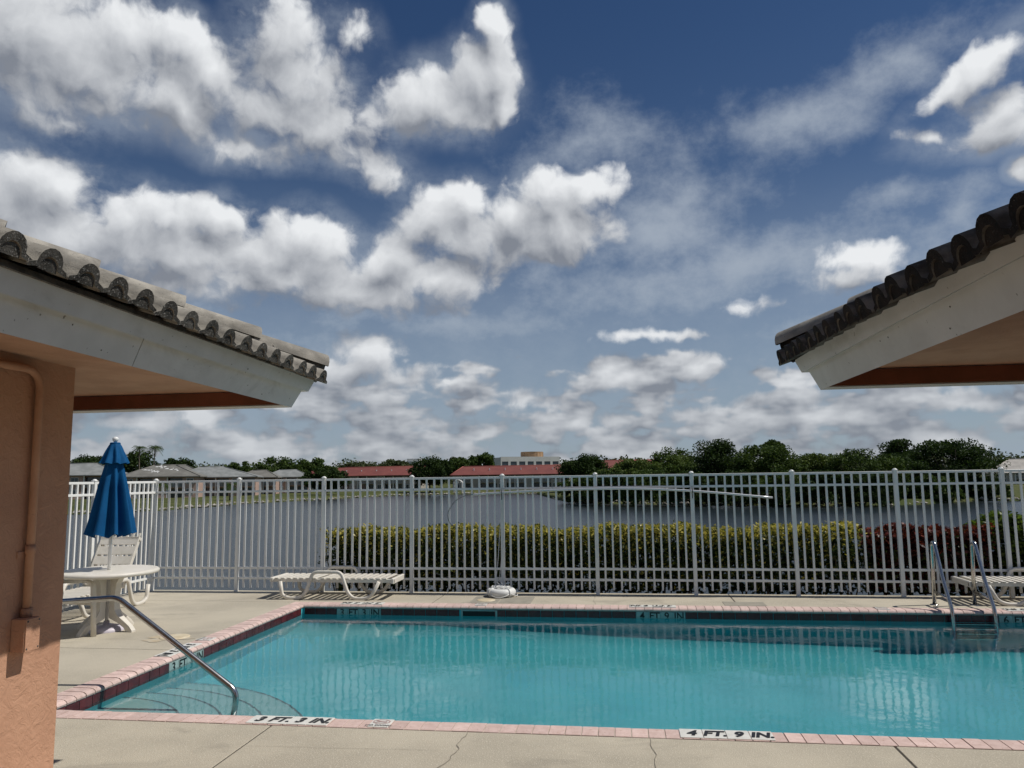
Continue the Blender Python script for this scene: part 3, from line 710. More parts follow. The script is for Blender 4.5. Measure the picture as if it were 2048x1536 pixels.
# ================================================================== BUILDINGS CLOSE BY (pool houses left and right)
PITCH = R(22.0); CP, SP = math.cos(PITCH), math.sin(PITCH)
def tile_mesh(pitch, body, edge):
    r = 0.057; t = 0.015; half = pitch / 2 + .004
    outer = [(-half, 0.0)]
    for k in range(9):
        an = math.pi - math.pi * k / 8; outer.append((r * math.cos(an), .012 + r * 1.0 * math.sin(an)))
    outer.append((half, 0.0))
    inner = []
    for k in range(9):
        an = math.pi * k / 8; inner.append(((r - t) * math.cos(an), -.004 + (r - t) * math.sin(an)))
    poly = outer + [(half, -t)] + inner + [(-half, -t)]
    m = MB().prism(poly, lambda x, z: (x, 0, z), lambda x, z: (x, .41, z), smooth=False)
    m.mi[0] = 1
    plug = [((r - t + .002) * math.cos(math.pi * k / 8), .005, -.012 + (r - t + .002) * math.sin(math.pi * k / 8)) for k in range(9)]
    m.add(plug, [tuple(range(9))], False, 1)
    me = m.mesh('roof_tile'); me.materials.append(body); me.materials.append(edge)
    for p in me.polygons: p.use_smooth = len(p.vertices) == 4
    return me
def hip_mesh(body, edge):
    n = 10; L = .50; t = .018
    vs = []
    for y, r in ((0, .100), (L, .084)):
        for rr in (r, r - t):
            for k in range(n + 1):
                an = math.pi * k / n; vs.append((rr * math.cos(an), y, rr * .92 * math.sin(an) - .03))
    m = MB(); q = n + 1; fs = []
    for k in range(n):
        fs += [(k, k + 1, 2 * q + k + 1, 2 * q + k), (q + k + 1, q + k, 3 * q + k, 3 * q + k + 1)]
    m.add(vs, fs, True)
    m.add(vs, [(k + 1, k, q + k, q + k + 1) for k in range(n)] + [(2 * q + k, 2 * q + k + 1, 3 * q + k + 1, 3 * q + k) for k in range(n)] + [(0, 2 * q, 3 * q, q), (n, q + n, 3 * q + n, 2 * q + n)], False, 1)
    me = m.mesh('hip_tile'); me.materials.append(body); me.materials.append(edge)
    return me

def pool_house(side, ex, ey, wall_rect, label, body, edge, pitch, phase, shear, split, tshear=0.0):
    """side = +1: the eave looks to +X (left house), -1: to -X (right house). ex, ey: lower outer corner of the fascia"""
    root = empty('pool_house', ((wall_rect[0] + wall_rect[1]) / 2, (wall_rect[2] + wall_rect[3]) / 2, 0), label=label, cat='building')
    OFF = Matrix.Translation(-Vector(root.location))
    def T(u, v, z):                        # outward, far, up -> local position under root
        x = ex + side * u; y = ey + v
        return OFF @ Vector((x, y, z + shear * (ey - y)))
    y_near = -3.5 - ey
    far_in = -4.5
    def board(prof, name, v0=None, v1=None, far=False):
        m = MB()
        if not far:
            m.prism(prof, lambda u, z: T(u, y_near if v0 is None else v0, z), lambda u, z: T(u, u if v1 is None else v1, z))
        else:
            m.prism(prof, lambda u, z: T(far_in, u, z), lambda u, z: T(u, u, z))
        return m.build(name, M['fascia'], root)
    low = [(0, 2.16), (.05, 2.282), (.02, 2.294), (-.03, 2.172)]
    upp = [(.078, 2.270), (.116, 2.366), (.070, 2.384), (.032, 2.288)]
    if split is not None:
        board(low, 'fascia_board', None, split - .003); board(low, 'fascia_board', split + .003, None)
    else: board(low, 'fascia_board')
    board(low, 'fascia_board', far=True)
    board(upp, 'drip_board'); board(upp, 'drip_board', far=True)
    # nail heads on the boards
    # soffit
    s = MB(); a, za, b, zb = -.031, 2.268, -0.95, 2.30
    s.add([T(a, y_near, za), T(b, y_near, zb), T(b, b, zb), T(a, a, za), T(far_in, a, za), T(far_in, b, zb)], [(0, 1, 2, 3), (3, 2, 5, 4)])
    s.add([T(b, y_near, zb), T(far_in, y_near, zb), T(far_in, b, zb), T(b, b, zb)], [(0, 1, 2, 3)])
    s.build('soffit', M['soffit'], root, fix=False)
    # brown frieze strip inside the far fascia
    fz = MB(); fz.prism([(-.034, 2.178), (-.034, 2.264), (-.042, 2.264), (-.042, 2.178)], lambda u, z: T(far_in, u, z), lambda u, z: T(u, u, z)); fz.build('frieze', M['frieze'], root)
    # wall
    x0, x1, y0, y1 = wall_rect
    w = MB(); w.cbox(x0, x1, y0, y1, -.1, 2.50, .008)
    wo_ = w.build('wall', M['stucco'], root, tuple(-Vector(root.location)))
    # roof deck
    rd = MB(); ue, ze = .075, 2.335; ur = -3.2; zr = ze + (ue - ur) * math.tan(PITCH)
    for dz in (0, ):
        rd.add([T(ue, y_near, ze), T(ue, ue, ze), T(ur, ur, zr), T(ur, y_near, zr), T(far_in, ue, ze), T(far_in, ur, zr),
                T(ue - .02, y_near, ze - .05), T(ue - .02, ue - .02, ze - .05), T(far_in, ue - .02, ze - .05), T(ur, ur, zr - .05), T(ur, y_near, zr - .05), T(far_in, ur, zr - .05), T(far_in, y_near, zr)],
               [(0, 1, 2, 3), (1, 4, 5, 2), (2, 5, 12, 3)])
    roof = rd.build('roof', body, root, fix=False)
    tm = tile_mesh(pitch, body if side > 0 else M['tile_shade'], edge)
    hm = hip_mesh(body, edge)
    def place(me, name, pos, X, Y, Z):
        o = link(name, me, None, roof)
        o.matrix_local = Matrix(((X[0], Y[0], Z[0], pos[0]), (X[1], Y[1], Z[1], pos[1]), (X[2], Y[2], Z[2], pos[2]), (0, 0, 0, 1)))
        return o
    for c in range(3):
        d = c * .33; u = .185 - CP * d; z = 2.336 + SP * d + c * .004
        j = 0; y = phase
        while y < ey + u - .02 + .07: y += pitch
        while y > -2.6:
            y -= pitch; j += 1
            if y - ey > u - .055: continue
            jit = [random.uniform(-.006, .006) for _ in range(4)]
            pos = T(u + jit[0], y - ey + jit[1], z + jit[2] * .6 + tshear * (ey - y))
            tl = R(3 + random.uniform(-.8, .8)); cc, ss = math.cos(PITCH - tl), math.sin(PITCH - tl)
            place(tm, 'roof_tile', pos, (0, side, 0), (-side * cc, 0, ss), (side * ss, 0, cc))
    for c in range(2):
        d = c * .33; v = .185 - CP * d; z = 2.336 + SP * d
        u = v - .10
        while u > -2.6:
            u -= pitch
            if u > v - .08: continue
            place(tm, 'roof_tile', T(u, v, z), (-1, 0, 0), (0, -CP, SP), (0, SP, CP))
    hz = math.tan(PITCH); ln = math.sqrt(2 + hz * hz)
    Y = Vector((-side, -1, hz)) / ln
    Xv = Y.cross(Vector((0, 0, 1))).normalized(); Zv = Xv.cross(Y)
    st = .318
    for i in range(11):
        u = .150 - st * i
        jx = random.uniform(-.01, .01)
        tl = R(2.0); Y2 = (Y * math.cos(tl) - Zv * math.sin(tl)).normalized(); Z2 = Xv.cross(Y2)
        place(hm, 'hip_tile', T(u, u + jx, 2.462 + (hz + tshear) * (.150 - u)), Xv, Y2, Z2)
    # mortar under hip and eave tiles
    mo = MB()
    mo.prism([(.100, 2.345), (.122, 2.345), (.116, 2.368), (.08, 2.38)], lambda u, z: T(u, y_near, z), lambda u, z: T(u, u, z))
    mo.prism([(.100, 2.345), (.122, 2.345), (.116, 2.368), (.08, 2.38)], lambda u, z: T(far_in, u, z), lambda u, z: T(u, u, z))
    q = T(.13, .13, 2.40); q2 = T(-3.0, -3.0, 2.40 + 3.13 * hz)
    mo.tube([q + Vector((0, 0, .012)), q2 + Vector((0, 0, .012))], .082, 10)
    mo.build('mortar_bed', M['mortar'] if side > 0 else edge, root, fix=False)
    # small nails and knots on the fascia
    for i in range(5):
        v = random.uniform(-3.2, -.3); zz = random.choice((2.19, 2.25, 2.285))
        u0 = (zz - 2.16) / .122 * .05 if zz < 2.28 else .085
        nl = MB().lathe([(.0001, .002), (.002, .002), (.0032, 0)], 8)
        p = T(u0 + .001, v, zz); o = nl.build('nail_head', M['mortar'], root, p, (0, R(90 + 22) * side, 0))
    return root
pool_house(1, -2.082, 4.625, (-6.8, -2.91, -3.4, 3.728), 'peach stucco pool house with grey barrel tile roof, on the left', M['tile'], M['tile_edge'], .1708, 4.327, .022, -1.62, .016)
pool_house(-1, 1.111, 4.452, (1.96, 6.2, -3.4, 3.50), 'pool house on the right showing only its white eave and shade-darkened roof tiles', M['tile'], M['tile_dark'], .1673, 4.004, -.010, None, -.018)

# conduit with junction box on the left wall
cd = empty('electrical_conduit', (-2.91, 3.44, 0.98), label='peach painted conduit and junction box running down the stucco wall', cat='conduit')
def L(p): return Vector(p) - Vector((-2.91, 3.44, 0.98))
MB().tube([L(p) for p in rounded([(-2.884, 2.2, 2.262), (-2.884, 3.445, 2.262), (-2.884, 3.445, 1.05)], .11, 8)], .0195, 12).build('pipe', M['stucco'], cd)
MB().tube([L((-2.884, 3.445, 1.36)), L((-2.884, 3.445, 1.40))], .0235, 12).build('coupling', M['stucco'], cd)
MB().tube([L((-2.884, 3.445, 1.06)), L((-2.884, 3.445, 1.10))], .026, 12).build('box_connector', M['stucco'], cd)
st_ = MB(); st_.box(-.0, .006, -.05, .05, .36, .39); st_.build('strap', M['stucco'], cd)
jb = MB().cbox(0.0, .076, -.058, .036, -.075, .078, .004).build('junction_box', M['stucco'], cd)
MB().cbox(.076, .081, -.056, .034, -.073, .076, .001).build('cover_plate', M['stucco'], jb)
for yy in (-.047, .025):
    for zz in (-.062, .065): MB().lathe([(.0001, .002), (.004, .0015), (.005, 0)], 8).build('screw', M['mortar'], jb, (.0815, yy, zz), (0, R(90), 0))

# ================================================================== FENCE
PH, PS = 1.718, 0.0265
post_me = MB().cbox(-PS, PS, -PS, PS, 0, PH, .003).mesh('post'); post_me.materials.append(M['fence'])
cap_m = MB(); cap_m.cbox(-.0325, .0325, -.0325, .0325, PH, PH + .012, .003)
cap_m.lathe([(.030, PH + .0115), (.029, PH + .018), (.024, PH + .025), (.014, PH + .030), (.0005, PH + .032)], 14)
cap_me = cap_m.mesh('post_cap'); cap_me.materials.append(M['fence'])
pick_me = MB().box(-.013, .013, -.013, .013, .06, 1.69).mesh('picket'); pick_me.materials.append(M['fence'])
def fence_run(root, posts, along):
    """posts: positions along the axis; along: 'x' or 'y'"""
    rot = 0 if along == 'x' else math.pi / 2
    def at(c): return (c, 0, 0) if along == 'x' else (0, c, 0)
    for c in posts:
        o = link('post', post_me, None, root, at(c)); link('post_cap', cap_me, None, o)
    for a, b in zip(posts[:-1], posts[1:]):
        n = 12
        for k in range(1, n):
            o = link('picket', pick_me, None, root, at(a + (b - a) * k / n), (random.uniform(-.002, .002), random.uniform(-.002, .002), 0))
        for z in (1.695, 1.53, .358, .203):
            m = MB(); q = PS + .001
            if along == 'x': m.cbox(a + q, b - q, -.016, .016, z - .016, z + .016, .003)
            else: m.cbox(-.016, .016, a + q, b - q, z - .016, z + .016, .003)
            m.build('rail', M['fence'], root)
FY = 11.40
fx = [-7.40 + 0.015, -5.97, -4.575, -3.175, -1.785, -0.40, 0.985, 2.38, 3.765, 5.14, 6.53]
fence = empty('picket_fence', (0, FY, 0), label='long white aluminium picket fence along the lake behind the pool', cat='fence')
fence_run(fence, fx, 'x')
fence2 = empty('picket_fence', (fx[0], 0, 0), label='short white picket fence returning towards the camera beside the umbrella', cat='fence')
fence_run(fence2, [FY - .0605 - 1.39 * 3, FY - .0605 - 1.39 * 2, FY - .0605 - 1.39], 'y')
# last panel up to the corner post
for k in range(0, 12):
    link('picket', pick_me, None, fence2, (0, FY - .0605 - 1.39 * (k + .3) / 12.3, 0))
for z in (1.695, 1.53, .358, .203):
    MB().cbox(-.016, .016, FY - .0605 - 1.39 + PS + .001, FY - PS - .002, z - .016, z + .016, .003).build('rail', M['fence'], fence2)

# rescue pole on the fence
pole = empty('rescue_pole', (0, FY - .06, 1.4), label='long silver shepherd\'s crook rescue pole hung along the top of the fence', cat='rescue pole')
pp = smooth_path([(-2.22, 0, .045), (-1.79, 0, .070), (-1.0, 0, .10), (0.03, 0, .11), (1.0, 0, .065), (2.09, 0, -.04)], 8)
MB().tube(pp, .0165, 12).build('pole', M['alu'], pole)
hk = smooth_path([(-2.10, 0, .055), (-2.30, 0, .04), (-2.48, 0, -.04), (-2.59, 0, -.19), (-2.60, 0, -.30), (-2.56, 0, -.39), (-2.50, 0, -.415)], 8)
MB().tube(hk, .005, 8).build('hook', M['hookmetal'], pole)
for xx, zz in ((-1.785, .07), (0.985, .065)):
    MB().tube([(xx + .0, .03, zz + .06), (xx, -.03, zz + .05), (xx, -.035, zz - .03), (xx, .0, zz - .1)], .006, 8).build('bracket', M['darkmetal'], pole)

# life ring with its rope
RX, RY_ = -1.775, 11.13
lr = empty('life_ring', (RX, RY_, 0), label='white life ring lying on the deck against a fence post', cat='life ring')
tp = [(.155 * math.cos(2 * math.pi * k / 28), .155 * math.sin(2 * math.pi * k / 28), .062) for k in range(28)]
MB().tube(tp, .058, 14, closed=True).build('ring', M['ring'], lr)
for k in range(4):
    an = R(45 + 90 * k)
    band = []
    c, s = math.cos(an), math.sin(an)
    for q in range(16):
        a2 = 2 * math.pi * q / 16; rr = .155 + .061 * math.cos(a2); band.append((rr * c, rr * s, .062 + .061 * math.sin(a2)))
    MB().tube(band, .011, 6, closed=True).build('band', M['ring'], lr)
    a0, a1 = an, an + R(90)
    gl_ = [((.205 + .03 * math.sin(math.pi * t / 8)) * math.cos(a0 + (a1 - a0) * t / 8), (.205 + .03 * math.sin(math.pi * t / 8)) * math.sin(a0 + (a1 - a0) * t / 8), .062 - .045 * math.sin(math.pi * t / 8)) for t in range(9)]
    MB().tube(gl_, .006, 6).build('grab_line', M['rope'], lr)
coil = []
for k in range(90):
    an = k * .42; rr = .09 + .05 * math.sin(k * .23); coil.append((rr * math.cos(an) - .01, rr * math.sin(an) + .02, .125 + .012 * math.sin(k * .9) + .0001 * k))
MB().tube(coil, .006, 6).build('rope_coil', M['rope'], lr)
rope = empty('throw_rope', (RX, RY_ + .2, 0), label='thin white rope hanging from the fence rail down to the life ring', cat='rope')
for dx, zt in ((-.02, 1.47), (.03, 1.45)):
    r_ = smooth_path([(dx * .3, .045, zt), (dx - .02, .02, 1.0), (dx - .05, -.02, .5), (dx - .07, -.06, .25), (dx - .03, -.1, .16), (dx + .02, -.15, .14)], 6)
    MB().tube(r_, .0045, 6).build('strand', M['rope'], rope)
kn = [(-.05 + .035 * math.cos(k * .9), -.05 + .02 * math.sin(k * 1.3), .2 + .05 * math.sin(k * .55)) for k in range(24)]
MB().tube(kn, .005, 6).build('knot', M['rope'], rope)

# ================================================================== POOL HARDWARE
# ladder
lad = empty('pool_ladder', (4.15, 10.62, 0), label='stainless steel pool ladder with two tall handrails at the far edge', cat='ladder')
for sx in (-.24, .24):
    pts = rounded([(sx, .12, 0), (sx, .06, .78), (sx, -.02, .80), (sx - .01, -.25, .34), (sx, -.42, .02), (sx, -.44, -1.15)], .09, 7)
    rl = MB().tube(pts, .0235, 14).build('rail', M['steel'], lad)
    MB().tube([(sx, .108, .17), (sx, -.355, .15)], .018, 10).build('brace', M['steel'], rl)
    MB().lathe([(.026, .012), (.045, .010), (.052, .004), (.052, 0)], 20).build('escutcheon', M['steel'], rl, (sx, .12, 0.0005))
for z in (-.20, -.48, -.76, -1.04):
    MB().cbox(-.225, .225, -.49, -.40, z - .02, z + .02, .005).build('step', M['steel'], lad)
# entry handrail
hr = empty('pool_handrail', (-5.15, 6.2, 0), label='single stainless steel handrail sloping down into the pool steps', cat='handrail')
hp = rounded([(-.05, 0, 0), (-.05, 0, .655), (.82, 0, .715), (1.93, 0, -.03), (1.90, 0, -.86)], .07, 7)
MB().tube(hp, .0245, 16).build('rail', M['steel'], hr)
MB().lathe([(.028, .014), (.05, .012), (.058, .004), (.058, 0)], 20).build('escutcheon', M['steel'], hr, (-.05, 0, .0005))

# ================================================================== RESIN FURNITURE
def rrect_tube(m, path, w, t, seg=1):
    """sweep of a rounded flat bar (w wide across y, t thick) along a path lying in the xz plane"""
    P = [Vector(p) for p in path]; n = len(P); prof = []
    for sx, sy in ((1, 1), (-1, 1), (-1, -1), (1, -1)):
        for k in range(3):
            an = R({(1, 1): 0, (-1, 1): 90, (-1, -1): 180, (1, -1): 270}[(sx, sy)] + 45 * k); c = min(w, t) * .3
            prof.append((sx * (w / 2 - c) + c * math.cos(an), sy * (t / 2 - c) + c * math.sin(an)))
    vs = []; k = len(prof)
    for i, p in enumerate(P):
        a = P[max(0, i - 1)]; b = P[min(n - 1, i + 1)]; tg = (b - a).normalized(); nr = Vector((-tg.z, 0, tg.x))
        for (q, r_) in prof: vs.append(p + Vector((0, q, 0)) + nr * r_)
    fs = [(i * k + j, i * k + (j + 1) % k, (i + 1) * k + (j + 1) % k, (i + 1) * k + j) for i in range(n - 1) for j in range(k)]
    m.add(vs, fs, True); b0 = len(m.v) - n * k
    m.f += [tuple(b0 + j for j in range(k - 1, -1, -1)), tuple(b0 + (n - 1) * k + j for j in range(k))]; m.sm += [False, False]; m.mi += [0, 0]
    return m
FRAME = rounded([(.17, 0, .255), (.20, 0, .06), (.30, 0, .018), (.48, 0, .018), (.56, 0, .10), (.66, 0, .385), (1.08, 0, .385), (1.18, 0, .10), (1.27, 0, .018), (1.44, 0, .018), (1.54, 0, .06), (1.64, 0, .25)], .075, 5)
def chaise(name, loc, rz, label, back=0.0, flip=1):
    root = empty(name, loc, rz, label=label, cat='sun lounger', group='white resin sun loungers around the pool')
    for sy in (-1, 1):
        m = MB(); rrect_tube(m, [(p.x - .925, p.y + sy * .31, p.z) for p in FRAME], .05, .046); m.build('side_frame', M['resin'], root)
    # seat rails and slats; head part (x < hinge) can be raised
    hinge = -.20
    seat = MB()
    for sy in (-1, 1): seat.cbox(hinge, .925, sy * .255 - .018, sy * .255 + .018, .235, .285, .006)
    seat.cbox(.88, .925, -.29, .29, .225, .297, .01)
    seat.build('seat_frame', M['resin'], root)
    n = 11
    for i in range(n):
        x = hinge + .04 + (.87 - hinge - .06) * i / n
        MB().cbox(x, x + .056, -.285, .285, .286, .300, .004).build('slat', M['resin'], root)
    bk = bpy.data.objects.new('backrest', None)
    b = MB(); Lb = .73
    for sy in (-1, 1): b.cbox(-Lb, 0, sy * .255 - .02, sy * .255 + .02, -.05, -.005, .006)
    b.cbox(-Lb, -Lb + .055, -.29, .29, -.045, .012, .01)
    bo = b.build('backrest', M['resin'], root, (hinge, 0, .291), (0, back, 0))
    if back < .6:
        for i in range(7):
            x = -.03 - .095 * i
            MB().cbox(x - .058, x, -.285, .285, -.004, .010, .004).build('slat', M['resin'], bo)
    else:                                  # moulded back with rows of slots
        rows = 5; ys = np.linspace(-.27, .27, 7)
        xs = np.linspace(-.05, -.70, rows * 2)
        for i in range(rows):
            MB().cbox(xs[2 * i] - .10, xs[2 * i] + .02, -.285, .285, -.004, .012, .004).build('slat', M['resin'], bo)
            for y in ys: MB().cbox(xs[2 * i] - .152, xs[2 * i] - .0985, y - .016, y + .016, -.003, .011, .003).build('web', M['resin'], bo)
    return root
chaise('sun_lounger', (-4.17, 11.0, 0), R(0), 'flat white slatted sun lounger between the umbrella and the life ring')
chaise('sun_lounger', (5.27, 11.02, 0), R(180), 'flat white slatted sun lounger behind the pool ladder, cut by the frame')
chaise('sun_lounger', (-7.02, 9.55, 0), R(-88), 'white sun lounger with raised slotted backrest behind the umbrella table', back=R(62))

def armchair(loc, rz):
    root = empty('resin_armchair', loc, rz, label='white resin armchair half hidden behind the stucco wall corner', cat='armchair')
    for sy in (-1, 1):
        pa = rounded([(.25, sy * .27, .0), (.21, sy * .27, .57), (.12, sy * .27, .60), (-.26, sy * .27, .58)], .07, 6)
        m = MB(); rrect_tube(m, pa, .055, .04); m.build('arm', M['resin'], root)
        m = MB(); rrect_tube(m, [(-.31, sy * .24, 0), (-.24, sy * .24, .45), (-.32, sy * .24, .92)], .05, .04); m.build('rear_leg', M['resin'], root)
    for i in range(7):
        x = -.23 + .066 * i; MB().cbox(x, x + .05, -.25, .25, .37 + .006 * i, .388 + .006 * i, .004).build('seat_slat', M['resin'], root)
    MB().cbox(-.25, .24, -.262, -.235, .34, .37, .004).build('seat_rail', M['resin'], root); MB().cbox(-.25, .24, .235, .262, .34, .37, .004).build('seat_rail', M['resin'], root)
    for i in range(6):
        y = -.19 + .076 * i; m = MB(); rrect_tube(m, [(-.245, y, .42), (-.30, y, .88)], .05, .018); m.build('back_slat', M['resin'], root)
    m = MB(); m.cbox(-.335, -.295, -.25, .25, .87, .93, .012); m.build('top_rail', M['resin'], root)
    return root
armchair((-6.18, 7.82, 0), R(-12))

# table
TX, TY = -5.97, 8.37
tb = empty('patio_table', (TX, TY, 0), label='round white resin pedestal table under the closed umbrella', cat='table')
MB().lathe([(.022, .688), (.50, .690), (.525, .686), (.540, .672), (.540, .652), (.530, .642), (.515, .645), (.50, .652), (.022, .655)], 48).build('tabletop', M['resin'], tb)
MB().lathe([(.40, .652), (.33, .63), (.20, .595), (.06, .585), (.05, .60)], 32).build('apron', M['resin'], tb)
for k in range(4):
    an = R(81 + 90 * k); c, s = math.cos(an), math.sin(an)
    m = MB(); poly = [(.07, .60), (.19, .60), (.155, .54), (.14, .40), (.145, .24), (.18, .185), (.26, .135), (.345, .07), (.39, .02), (.39, .0), (.31, .0), (.27, .05), (.19, .105), (.11, .135), (.07, .15)]
    t = .042
    m.prism(poly, lambda r, z: (r * c - s * t * (1 - .3 * (r > .2)), r * s + c * t * (1 - .3 * (r > .2)), z), lambda r, z: (r * c + s * t * (1 - .3 * (r > .2)), r * s - c * t * (1 - .3 * (r > .2)), z))
    m.build('leg', M['resin'], tb)
# umbrella
um = empty('patio_umbrella', (TX, TY, 0), label='closed royal blue canvas umbrella standing through the round table', cat='umbrella')
MB().lathe([(.001, .11), (.03, .11), (.035, .07), (.10, .062), (.17, .045), (.195, .02), (.195, 0)], 32).build('base', M['umb_base'], um)
MB().tube([(0, 0, .08), (0, 0, 2.17)], .019, 14).build('pole', M['white'], um)
def canopy(z0, z1, r0, r1, folds, depth, nz, seed, hem=.02, bend=0.0):
    rr = random.Random(seed); ph = [rr.uniform(-.25, .25) for _ in range(folds)]; dv = [rr.uniform(.7, 1.25) for _ in range(folds)]
    n = folds * 10; vs = []
    for i in range(nz + 1):
        t = i / nz; z = z0 + (z1 - z0) * t
        rb = r0 + (r1 - r0) * (t ** .85)
        for k in range(n):
            a = 2 * math.pi * k / n; fo = int(k // 10); loc_ = (k % 10) / 10
            w = (0.5 + 0.5 * math.cos(2 * math.pi * loc_))
            r = rb * (1 - depth * dv[fo] * (1 - w) * min(1, t * 2.2)) + .004 * math.sin(9 * t + fo * 2.1) * t
            a2 = a + (ph[fo] * .35 * math.sin(math.pi * loc_)) * t
            zz = z - (hem * w * t ** 6) + bend * w * t
            vs.append((r * math.cos(a2), r * math.sin(a2), zz))
    fs = [(i * n + k, i * n + (k + 1) % n, (i + 1) * n + (k + 1) % n, (i + 1) * n + k) for i in range(nz) for k in range(n)]
    return MB().add(vs, fs, True)
canopy(2.06, 1.06, .055, .285, 8, .5, 22, 4, -.05).build('canopy', M['blue'], um)
canopy(2.165, 1.915, .05, .168, 8, .24, 8, 9, -.015).build('vent', M['blue'], um)
MB().lathe([(.001, 2.175), (.05, 2.172), (.06, 2.16), (.056, 2.15)], 20).build('top_cap', M['blue'], um)
MB().lathe([(.014, 2.165), (.018, 2.18), (.028, 2.19), (.034, 2.206), (.033, 2.222), (.022, 2.236), (.0005, 2.240)], 18).build('finial', M['white'], um)
for k in range(8):
    a = 2 * math.pi * k / 8
    MB().tube([(.03 * math.cos(a), .03 * math.sin(a), 2.0), (.265 * math.cos(a), .265 * math.sin(a), 1.085)], .006, 6).build('rib', M['white'], um)
MB().tube([(.028, 0, 1.15), (.028, 0, 1.05)], .008, 8).build('crank', M['white'], um)
cord = smooth_path([(.10, -.12, 1.10), (.105, -.13, .95), (.11, -.12, .80), (.105, -.13, .72)], 4)
MB().tube(cord, .003, 6).build('pull_cord', M['rope'], um)

# ================================================================== SHRUBS BEHIND THE FENCE
def hedge(name, label, x0, x1, y0, y1, ztop, n, mats, probs_top, probs_low, seed, leafL, wav=.05, cat='hedge', group=None, ground=-.33, low=.05):
    rng = np.random.default_rng(seed)
    root = empty(name, ((x0 + x1) / 2, (y0 + y1) / 2, ground), label=label, cat=cat, group=group)
    cx_, cy_ = (x0 + x1) / 2, (y0 + y1) / 2
    ph = rng.uniform(0, 6, 6)
    def top(x): return ztop + wav * (np.sin(x * 2.3 + ph[0]) * .5 + np.sin(x * 5.1 + ph[1]) * .5 + np.sin(x * 11 + ph[2]) * .35)
    # clumps of leaves: centres on a shell of the clipped box
    ncl = max(30, n // 26)
    C = np.empty((ncl, 3)); C[:, 0] = rng.uniform(x0, x1, ncl)
    kind = rng.random(ncl)
    C[:, 1] = np.where(kind < .45, y0 + rng.exponential(.05, ncl), np.where(kind < .75, rng.uniform(y0, y1, ncl), y1 - rng.exponential(.06, ncl)))
    tz = rng.random(ncl)
    C[:, 2] = np.where((kind >= .45) & (kind < .75), top(C[:, 0]) - rng.exponential(.05, ncl), low + (top(C[:, 0]) - low) * tz ** .8)
    # open holes through which the stems show
    hole = np.sin(C[:, 0] * 4.7 + ph[3]) * np.sin(C[:, 2] * 7.0 + ph[4]) + .5 * np.sin(C[:, 0] * 12.3 + ph[5])
    keep = (hole < .75) | (C[:, 2] > ztop - .35) | (rng.random(ncl) < .4)
    C = C[keep]; ncl = len(C)
    k = n // ncl
    P = np.repeat(C, k, axis=0) + rng.normal(size=(ncl * k, 3)) * np.array([.055, .045, .05])
    P[:, 2] = np.minimum(P[:, 2], top(P[:, 0]) + rng.exponential(.018, len(P)))
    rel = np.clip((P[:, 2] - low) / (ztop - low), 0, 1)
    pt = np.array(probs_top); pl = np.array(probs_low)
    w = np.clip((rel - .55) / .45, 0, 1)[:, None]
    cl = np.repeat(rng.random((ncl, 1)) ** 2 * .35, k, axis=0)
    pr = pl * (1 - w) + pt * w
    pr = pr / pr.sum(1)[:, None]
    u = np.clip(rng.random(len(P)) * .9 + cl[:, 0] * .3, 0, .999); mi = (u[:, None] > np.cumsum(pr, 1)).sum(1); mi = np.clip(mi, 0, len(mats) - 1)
    P2 = P - np.array([cx_, cy_, ground])
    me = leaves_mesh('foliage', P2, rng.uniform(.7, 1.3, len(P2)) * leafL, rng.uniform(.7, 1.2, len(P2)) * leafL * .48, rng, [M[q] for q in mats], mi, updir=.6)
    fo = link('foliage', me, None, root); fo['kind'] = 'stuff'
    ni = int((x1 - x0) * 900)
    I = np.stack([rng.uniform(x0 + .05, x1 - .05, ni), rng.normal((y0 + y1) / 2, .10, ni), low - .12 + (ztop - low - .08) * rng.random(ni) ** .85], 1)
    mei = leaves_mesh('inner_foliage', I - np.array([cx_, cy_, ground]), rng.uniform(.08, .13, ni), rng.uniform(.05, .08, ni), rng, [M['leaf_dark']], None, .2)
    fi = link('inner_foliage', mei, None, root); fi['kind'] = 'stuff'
    # stems
    sm = MB(); rnd = random.Random(seed)
    x = x0 + .1
    while x < x1 - .05:
        by = cy_ + rnd.uniform(-.12, .12)
        for q in range(rnd.randint(3, 5)):
            dx, dy = rnd.uniform(-.34, .34), rnd.uniform(-.34, .26); zt = ztop - rnd.uniform(.1, .45)
            p = [(x, by, ground), (x + dx * .25, by + dy * .4, ground + .3), (x + dx * .75, by + dy * .9, zt * .55), (x + dx + rnd.uniform(-.05, .05), by + dy, zt)]
            p = [(a - cx_, b - cy_, c - ground) for a, b, c in p]
            sm.tube(p, [.014, .011, .008, .004], 5)
        x += rnd.uniform(.28, .5)
    sm.build('stems', M['stem'], root, fix=False)
    return root
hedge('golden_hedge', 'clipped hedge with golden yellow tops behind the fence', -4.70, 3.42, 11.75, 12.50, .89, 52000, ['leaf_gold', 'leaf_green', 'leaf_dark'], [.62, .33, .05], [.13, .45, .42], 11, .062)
hedge('croton_shrub', 'dark red croton shrub behind the fence near the ladder', 3.46, 5.05, 11.75, 12.50, .88, 13000, ['leaf_red', 'leaf_wine', 'leaf_green'], [.55, .38, .07], [.12, .60, .28], 12, .085, wav=.10, cat='shrub')
hedge('green_shrub', 'bright green leafy shrub behind the fence at the right edge', 5.12, 7.2, 11.80, 12.60, 1.02, 13000, ['leaf_bright', 'leaf_green', 'leaf_dark'], [.7, .25, .05], [.25, .45, .3], 13, .09, wav=.14, cat='shrub')

